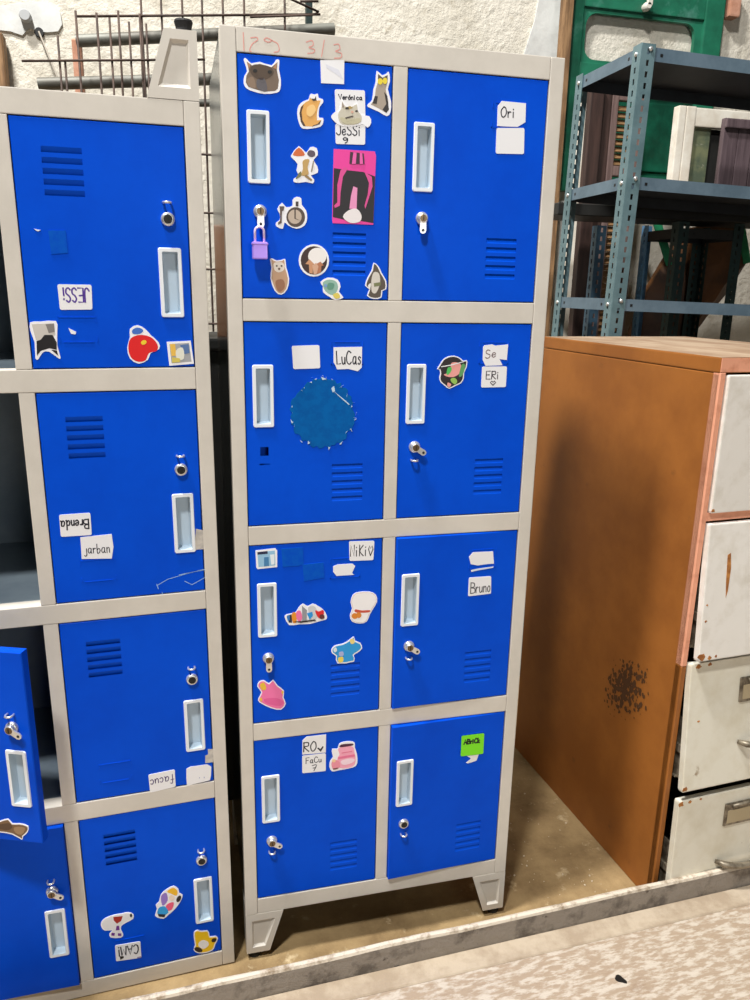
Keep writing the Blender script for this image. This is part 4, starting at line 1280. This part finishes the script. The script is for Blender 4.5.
# second, darker unit further back
SX, SY = 1.672, 1.20
root = empty('shelving_unit', (SX, SY, 0))
tag(root, 'dark slotted steel shelving unit in shadow behind the grey-green one', 'shelving unit')
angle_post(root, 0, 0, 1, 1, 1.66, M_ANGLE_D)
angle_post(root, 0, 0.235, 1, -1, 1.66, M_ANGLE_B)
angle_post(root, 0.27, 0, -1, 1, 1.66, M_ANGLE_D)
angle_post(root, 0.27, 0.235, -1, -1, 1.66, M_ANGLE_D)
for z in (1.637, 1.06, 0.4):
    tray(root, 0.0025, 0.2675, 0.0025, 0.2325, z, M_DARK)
# long dark board lying across it
m = MB()
m.box(1.19, 2.25, 1.19, 1.40, 1.6625, 1.702, 0, 0.003)
tag(m.build('shelf_board', M_DARK), 'long dark board lying across the back shelving unit', 'board')
# loose blue angle leaning behind
root = empty('angle_post', Matrix.Translation((1.306, 1.15, 0)) @ Matrix.Rotation(math.radians(0.6), 4, 'Y'))
tag(root, 'loose blue slotted steel angle standing upright among the shutters', 'steel angle')
angle_post(root, 0, 0, 1, 1, 1.63, mat('dull_blue_angle_steel', (62, 92, 112), 0.5, 0.2, c2=(46, 70, 88), scale=14), 'punched_angle', 0.034)

# ------------------------------------------------------------------ old joinery leaning at the back


def board(name, label, cat, mt, x0, x1, y0, y1, z0, z1, bev=0.004, lean=0.0, group=None):
    mb = MB()
    mb.box(0, x1 - x0, 0, y1 - y0, 0, z1 - z0, 0, bev, 2)
    o = mb.build(name, mt)
    o.matrix_world = Matrix.Translation((x0, y0, z0)) @ Matrix.Rotation(math.radians(lean), 4, 'Y')
    return tag(o, label, cat, group)


board('wooden_post', 'rough brown wooden post standing left of the green door', 'post', M_POSTWOOD, at(560, 40, 1.62).x, at(569, 40, 1.62).x, 1.6, 1.64, 0, 2.8, 0.004)
# green door leaf with an opening in its upper half, fixed to the wall
GY = 1.655
GX0, GX1 = at(569, 20, GY).x, at(724, 20, GY).x
root = empty('wooden_door', (GX0, GY, 0))
tag(root, 'weathered green wooden door leaf with an open upper panel fixed to the wall', 'door')
GW = GX1 - GX0
DZ0 = 1.80
oz0, oz1 = at(590, 62, GY).z, at(640, 12, GY).z
for x0, x1 in ((0, 0.060), (GW - 0.085, GW)):
    m = MB()
    m.box(x0, x1, 0, 0.045, DZ0, 2.85, 0, 0.005, 2)
    m.build('stile', M_GREEN, root)
for z0, z1 in [(DZ0, 1.86), (oz0 - 0.09, oz0), (oz1, oz1 + 0.075), (2.78, 2.85)]:
    m = MB()
    m.box(0.060, GW - 0.085, 0.003, 0.042, z0, z1, 0, 0.004, 2)
    m.build('rail', M_GREEN, root)
# inner stepped frame with rounded corners round the opening
m = MB()
ox0, ox1 = 0.060, GW - 0.085
outer = rr(ox0, ox1, oz0, oz1, 0.002, 6)
inner = rr(ox0 + 0.018, ox1 - 0.03, oz0 + 0.012, oz1 - 0.016, 0.045, 6)
for k in range(len(outer)):
    k2 = (k + 1) % len(outer)
    for y0 in (0.012, 0.03):
        m.face([(outer[k][0], y0, outer[k][1]), (outer[k2][0], y0, outer[k2][1]), (inner[k2][0], y0, inner[k2][1]), (inner[k][0], y0, inner[k][1])])
    m.face([(inner[k][0], 0.012, inner[k][1]), (inner[k2][0], 0.012, inner[k2][1]), (inner[k2][0], 0.03, inner[k2][1]), (inner[k][0], 0.03, inner[k][1])])
m.build('opening_surround', M_GREEN, root, merge=0.0001)
for z0, z1 in ((1.86, oz0 - 0.09), (oz1 + 0.075, 2.78)):
    m = MB()
    m.box(0.060, GW - 0.085, 0.018, 0.030, z0, z1)
    m.box(0.085, GW - 0.11, 0.010, 0.019, z0 + 0.03, z1 - 0.03, 0, 0.006, 2)
    m.build('panel', M_GREEN2, root)
m = MB()
q = at(648, 6, GY - 0.02)
m.lathe_y(q.x - GX0, q.z, [(0.014, 0.003), (0.016, -0.012), (0.010, -0.03)], 12)
m.box(q.x - GX0 - 0.008, q.x - GX0 + 0.016, -0.03, -0.018, q.z, q.z + 0.03, 0, 0.003)
m.build('latch', mat('pale_latch', (214, 208, 196), 0.5), root)
q = at(730, 6, 1.68)
m = MB()
m.box(q.x - 0.02, q.x + 0.03, 1.65, 1.701, q.z - 0.045, q.z + 0.06, 0, 0.008, 2)
tag(m.build('brick', M_BRICK), 'broken terracotta brick showing in the wall right of green door', 'brick')

# shutters
JY = 1.47
jx = lambda u: at(u, 130, JY).x
board('plank', 'dark brown wooden plank leaning nearest the back shelf post, leftmost of the old boards', 'plank', M_WOOD_D, jx(586), jx(599), JY - 0.02, JY + 0.015, 0, at(590, 86, JY).z, 0.004)
board('plank', 'dark brown wooden plank standing between the leftmost plank and the louvred shutter', 'plank', M_WOOD_D, jx(601), jx(609.5), JY, JY + 0.035, 0, at(604, 90, JY).z, 0.004)
board('thin_white_batten', 'thin white batten in the gap between two dark planks', 'batten', M_WHITEWOOD, jx(599.2), jx(600.8), JY + 0.02, JY + 0.04, 0, at(599, 96, JY).z, 0.001)
root = empty('louvred_shutter', (jx(610.2), JY, 0))
tag(root, 'grey-brown louvred wooden shutter with tan slats behind the shelf post', 'shutter')
TW = jx(644) - jx(610.2)
SH_ = at(612, 86, JY).z
for x0, x1 in ((0, 0.026), (TW - 0.03, TW)):
    m = MB()
    m.box(x0, x1, 0, 0.034, 0, SH_, 0, 0.004, 2)
    m.build('stile', M_WOOD_G, root)
banks = [(0.12, 1.0), (1.07, at(622, 176, JY).z), (at(622, 166, JY).z, at(622, 100, JY).z)]
for z0, z1 in ((0, banks[0][0]), (banks[0][1], banks[1][0]), (banks[1][1], banks[2][0]), (banks[2][1], SH_)):
    m = MB()
    m.box(0.026, TW - 0.03, 0.002, 0.032, z0, z1, 0, 0.003, 2)
    m.build('rail', M_WOOD_G, root)
for z0, z1 in banks:
    m = MB()
    z = z0 + 0.012
    while z < z1 - 0.008:
        m.box(0, TW - 0.058, -0.015, 0.015, -0.003, 0.003, 0, 0.001, 1, Matrix.Translation((0.027, 0.017, z)) @ Matrix.Rotation(math.radians(42), 4, 'X'))
        z += 0.0235
    m.build('louvre_slats', M_SLAT, root)
board('white_post', 'white painted wooden post behind the left end of shelving', 'post', M_WHITEWOOD, at(569, 240, 1.56).x, at(584, 240, 1.56).x, 1.56, 1.585, 0, 2.1, 0.004)

# white window sash standing on the dark board, with mottled glass
z0 = 1.7025
q0, q1 = at(680, 105, 1.33), at(698, 122, 1.33)
root = empty('window_sash', (q0.x, 1.33, z0))
tag(root, 'white painted window sash with mottled glass standing on the dark board', 'window sash')
hh = q0.z - z0
for x0, x1 in ((0, 0.030), (0.032, 0.070), (0.42, 0.47)):
    m = MB()
    m.box(x0, x1, 0, 0.036, 0, hh, 0, 0.004, 2)
    m.build('stile', M_WHITEWOOD, root)
m = MB()
m.box(0.070, 0.42, 0.003, 0.033, hh - 0.065, hh - 0.002, 0, 0.004, 2)
m.build('rail', M_WHITEWOOD, root)
m = MB()
m.box(0.070, 0.42, 0.003, 0.033, 0, 0.03, 0, 0.004, 2)
m.build('rail', M_WHITEWOOD, root)
m = MB()
m.box(0.072, 0.150, 0.016, 0.021, 0.03, hh - 0.067)
m.build('pane', M_GLASS, root)
m = MB()
m.box(0.151, 0.42, 0.024, 0.030, 0.03, hh - 0.067)
m.build('dark_gap_fill', M_DARK, root)  # dark sheet put in for the dark gap beside the pane
# purple-brown plank shutter in front of it
q0 = at(723.5, 118, 1.26)
root = empty('plank_shutter', (q0.x, 1.25, z0))
tag(root, 'purple-brown plank shutter standing in front of the white sash', 'shutter')
hh = q0.z - z0
for k in range(4):
    m = MB()
    m.box(0.002 + k * 0.062, 0.062 + k * 0.062, 0.0, 0.022, 0, hh, 0, 0.004, 2)
    m.build('plank', M_PURPLE, root)
m = MB()
m.box(0.0, 0.25, -0.014, -0.0005, hh - 0.034, hh - 0.004, 0, 0.004, 2)
m.build('batten', M_PURPLE, root)
# terracotta slab lying on the board
q0, q1 = at(652, 207, 1.24), at(694, 207, 1.24)
m = MB()
m.box(q0.x, q1.x, 1.25, 1.32, 1.7025, 1.722, 0, 0.004, 2)
tag(m.build('terracotta_slab', M_BRICK), 'flat terracotta slab lying on the dark board', 'tile')
# brown leathercloth sheet hanging against the wall
px = [(690, 228), (738, 220), (747, 262), (728, 292), (706, 318), (690, 340), (690, 420), (625, 420), (632, 330), (648, 290), (668, 256)]
m = MB()
front = [at(u, v, 1.5) for u, v in px]
mid = Vector((sum(p.x for p in front) / len(front), 1.44, sum(p.z for p in front) / len(front)))
for k in range(len(front)):
    a, b = front[k], front[(k + 1) % len(front)]
    ma, mb_ = a.lerp(mid, 0.5), b.lerp(mid, 0.5)
    ma.y = mb_.y = 1.455
    m.face((a, b, mb_, ma))
    m.face((ma, mb_, mid))
    m.face((a, Vector((a.x, 1.53, a.z)), Vector((b.x, 1.53, b.z)), b))
zmin = min(p.z for p in front)
m.face([Vector((p.x, 1.53, p.z)) for p in front])
xa, xb = at(632, 420, 1.5).x, at(688, 420, 1.5).x
m.box(xa, xb, 1.49, 1.53, 0.0, zmin + 0.02, 0, 0.01)
o = m.build('leathercloth_sheet', M_TARP, merge=0.0002)
tag(o, 'brown leathercloth sheet propped up behind the dark shelving', 'sheet')
for i, (pa, pb, yy) in enumerate((((658, 226), (668, 258), 1.445), ((739, 214), (746, 256), 1.445))):
    a, b = at(*pa, yy), at(*pb, yy)
    d = (b - a).normalized()
    w = Vector((0.017, 0, 0.004))
    a2 = a - d * 0.16
    m = MB()
    b2 = b + d * 0.03
    P = [a2 - w, a2 + w, b2 + w, b2 - w]
    m.prism([(p.x, p.z) for p in P], yy - 0.002, yy + 0.002)
    tag(m.build('green_strap', M_STRAP), ['green webbing strap at the left of the brown sheet', 'green webbing strap at the right of the brown sheet'][i], 'strap')

# ------------------------------------------------------------------ pipes and rebar mesh at the back left
PY = 1.02
root = empty('pipe_rack', (0, PY, 0))
tag(root, 'dark steel rack upright holding grey pipes, behind the lockers', 'rack')
xr = at(309, 20, PY + 0.03).x
xl = at(180, 60, PY + 0.03).x
arms = [2.031, 1.93, 1.868]
for k, x in enumerate((xr, xl)):
    m = MB()
    m.box(x - 0.009, x + 0.009, 0.022, 0.045, 0, 2.5 if k == 0 else 2.02, 0, 0.002)
    m.build('upright', M_ANGLE_D, root)
PIPES = [((76, 41), (334, 29), 0.0155), ((38, 84), (255, 78), 0.0155), ((92, 103), (255, 103), 0.010)]
for i, (pa, pb, r) in enumerate(PIPES):
    a, b = at(*pa, PY), at(*pb, PY)
    for x in (xr, xl):
        t = (x - a.x) / (b.x - a.x)
        if 0 <= t <= 1:
            z = a.z + (b.z - a.z) * t - r
            m = MB()
            m.box(x - 0.008, x + 0.008, -0.025, 0.0225, z - 0.007, z - 0.0003, 0, 0.001)
            m.build('arm', M_WIRE, root)
    m = MB()
    n = 16
    d = (b - a).normalized()
    m.tube([a, b], r, n, 0, caps=False)
    m.tube([a + d * 0.001, b - d * 0.001], r * 0.8, n, 1, caps=False)
    ca = []
    for P, s in ((a, 1), (b, -1)):
        rings = []
        for q in (r, r * 0.8):
            u = d.cross(Vector((0, 0, 1))).normalized()
            w = u.cross(d).normalized()
            rings.append([P + (u * math.cos(2 * PI * k / n) + w * math.sin(2 * PI * k / n)) * q for k in range(n)])
        for k in range(n):
            m.face((rings[0][k], rings[0][(k + 1) % n], rings[1][(k + 1) % n], rings[1][k]))
    tag(m.build('steel_pipe', [M_PIPE, M_BLACK]), ['topmost grey pipe on the rack, reaching past the locker', 'second grey pipe on the rack, with its open left end showing', 'thin lowest grey pipe on the rack'][i], 'pipe', 'pipes on the rack')
# brick-coloured block standing behind the pipes
qa, qb = at(72, 40, 1.12), at(80, 80, 1.12)
m = MB()
m.box(qa.x, qb.x + 0.01, 1.10, 1.15, 0, qa.z, 0, 0.004)
tag(m.build('wooden_stake', M_BRICK), 'reddish wooden stake standing behind the pipes', 'stake')
for i, (v0, u0, u1, yy) in enumerate(((62, 84, 205, 1.13), (70, 84, 205, 1.13))):
    a, b = at(u0, v0, yy), at(u1, v0 + 1, yy)
    m = MB()
    m.box(a.x, b.x, yy, yy + 0.02, a.z - 0.008 - i * 0.015, a.z + 0.004 - i * 0.015, 0, 0.002)


def mesh_sheet(label, us, ztops, rows, Y, x0u, x1u, r=0.0032, lean=0.0):
    """welded rebar sheet: uprights at photo columns us (read at v=60), cross wires at photo rows"""
    mb = MB()
    rnd = random.Random(int(Y * 1000))
    for u, vt in zip(us, ztops):
        p = at(u, 60, Y)
        top = at(u, vt, Y).z if vt > -50 else 2.55
        w = rnd.uniform(-0.006, 0.006)
        mb.tube([(p.x + w, Y, 0.0), (p.x - w * 0.5, Y, 0.9), (p.x + w * 0.4, Y, 1.6), (p.x, Y, top)], r, 6)
    for v, ua, ub in rows:
        if v < 0:
            z = -v
            a, b = at(ua, 60, Y).x, at(ub, 60, Y).x
            mb.tube([(a, Y - r * 1.6, z), (b, Y - r * 1.6, z + 0.004)], r, 6)
        else:
            a, b = at(ua, v, Y), at(ub, v - (ub - ua) * 0.008, Y)
            mb.tube([(a.x, Y - r * 1.6, a.z), (b.x, Y - r * 1.6, b.z)], r, 6)
    o = mb.build('rebar_mesh', M_WIRE)
    return tag(o, label, 'wire mesh', 'rebar mesh sheets')


extra_rows = [(-(0.1 + 0.15 * k), 130, 330) for k in range(12)]
mesh_sheet('tall rusty rebar mesh sheet rising behind both lockers', [144, 164, 184, 204, 224, 245, 265, 285], [-60] * 4 + [-60, -60, 28, -60], [(17, 75, 320), (2.0, 300, 318)] + extra_rows, 0.96, 130, 330)
mesh_sheet('lower rusty rebar mesh sheet with four uprights ending in view', [79, 99.5, 121, 142], [11, 13, 11, 14], [(-(0.1 + 0.15 * k), 74, 146) for k in range(12)], 0.935, 74, 146)
mesh_sheet('short rusty rebar mesh sheet at the left with long cross wire', [59.5, 65, 112, 131, 148], [36, 60, 18, 22, 24], [(61.5, 22, 205), ] + [(-(0.1 + 0.15 * k), 56, 150) for k in range(11)], 0.905, 56, 150, 0.003)
# diagonal tie wire in front of the tall upright
a, b = at(284, -4, 0.94), at(319, 12, 0.94)
m = MB()
c = at(340, 33, 0.94)
m.tube([at(262, -14, 0.94), a, b, at(312, 15, 0.945), at(250, 17, 0.95)], 0.003, 6)
tag(m.build('tie_wire', M_WIRE), 'bent rusty tie wire hooked round the rack upright', 'wire')

# added dark chest and a brown board on it, in the gap behind the lockers
root = empty('gap_blocker', (-0.30, 0.56, 0))
tag(root, 'added black chest in the dark gap behind the two lockers', 'blocker')
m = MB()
m.box(0, 0.44, 0, 0.28, 0.0, 1.255, 0, 0.006, 2)  # box added to keep light out and turn the gap black
m.build('blocker_body', M_DARK, root)
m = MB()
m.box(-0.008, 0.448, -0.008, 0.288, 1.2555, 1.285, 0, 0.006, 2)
m.build('blocker_cap', M_DARK, root)
m = MB()
m.box(-0.26, -0.015, 0.60, 0.622, 1.2853, 1.545, 0, 0.002)
tag(m.build('wooden_board', mat('orange_brown_board', (176, 122, 84), 0.6, c2=(150, 98, 62), scale=6, stretch=(6, 6, 0.6))), 'orange-brown board standing on the added black chest in the gap between the lockers', 'board')

# ------------------------------------------------------------------ grit on the floor
rnd = random.Random(21)
m = MB()
for k in range(70):
    u, v = rnd.uniform(505, 640), rnd.uniform(775, 900)
    p = floor_hit(u, v, 0.0)
    if p.x > 0.9 or p.y < -0.06 or p.x < 0.6:
        continue
    s = rnd.choice((0.0007, 0.0009, 0.0012, 0.002))
    a = rnd.uniform(0, PI)
    m.box(-s, s, -s * 0.7, s * 0.7, 0.0002, s, 0, 0, 1, Matrix.Translation((p.x, p.y, 0)) @ Matrix.Rotation(a, 4, 'Z'))
o = m.build('floor_grit', M_DEBRIS)
tag(o, 'pale grit and paint flakes scattered on the concrete between locker and cabinet', 'grit', None, 'stuff')
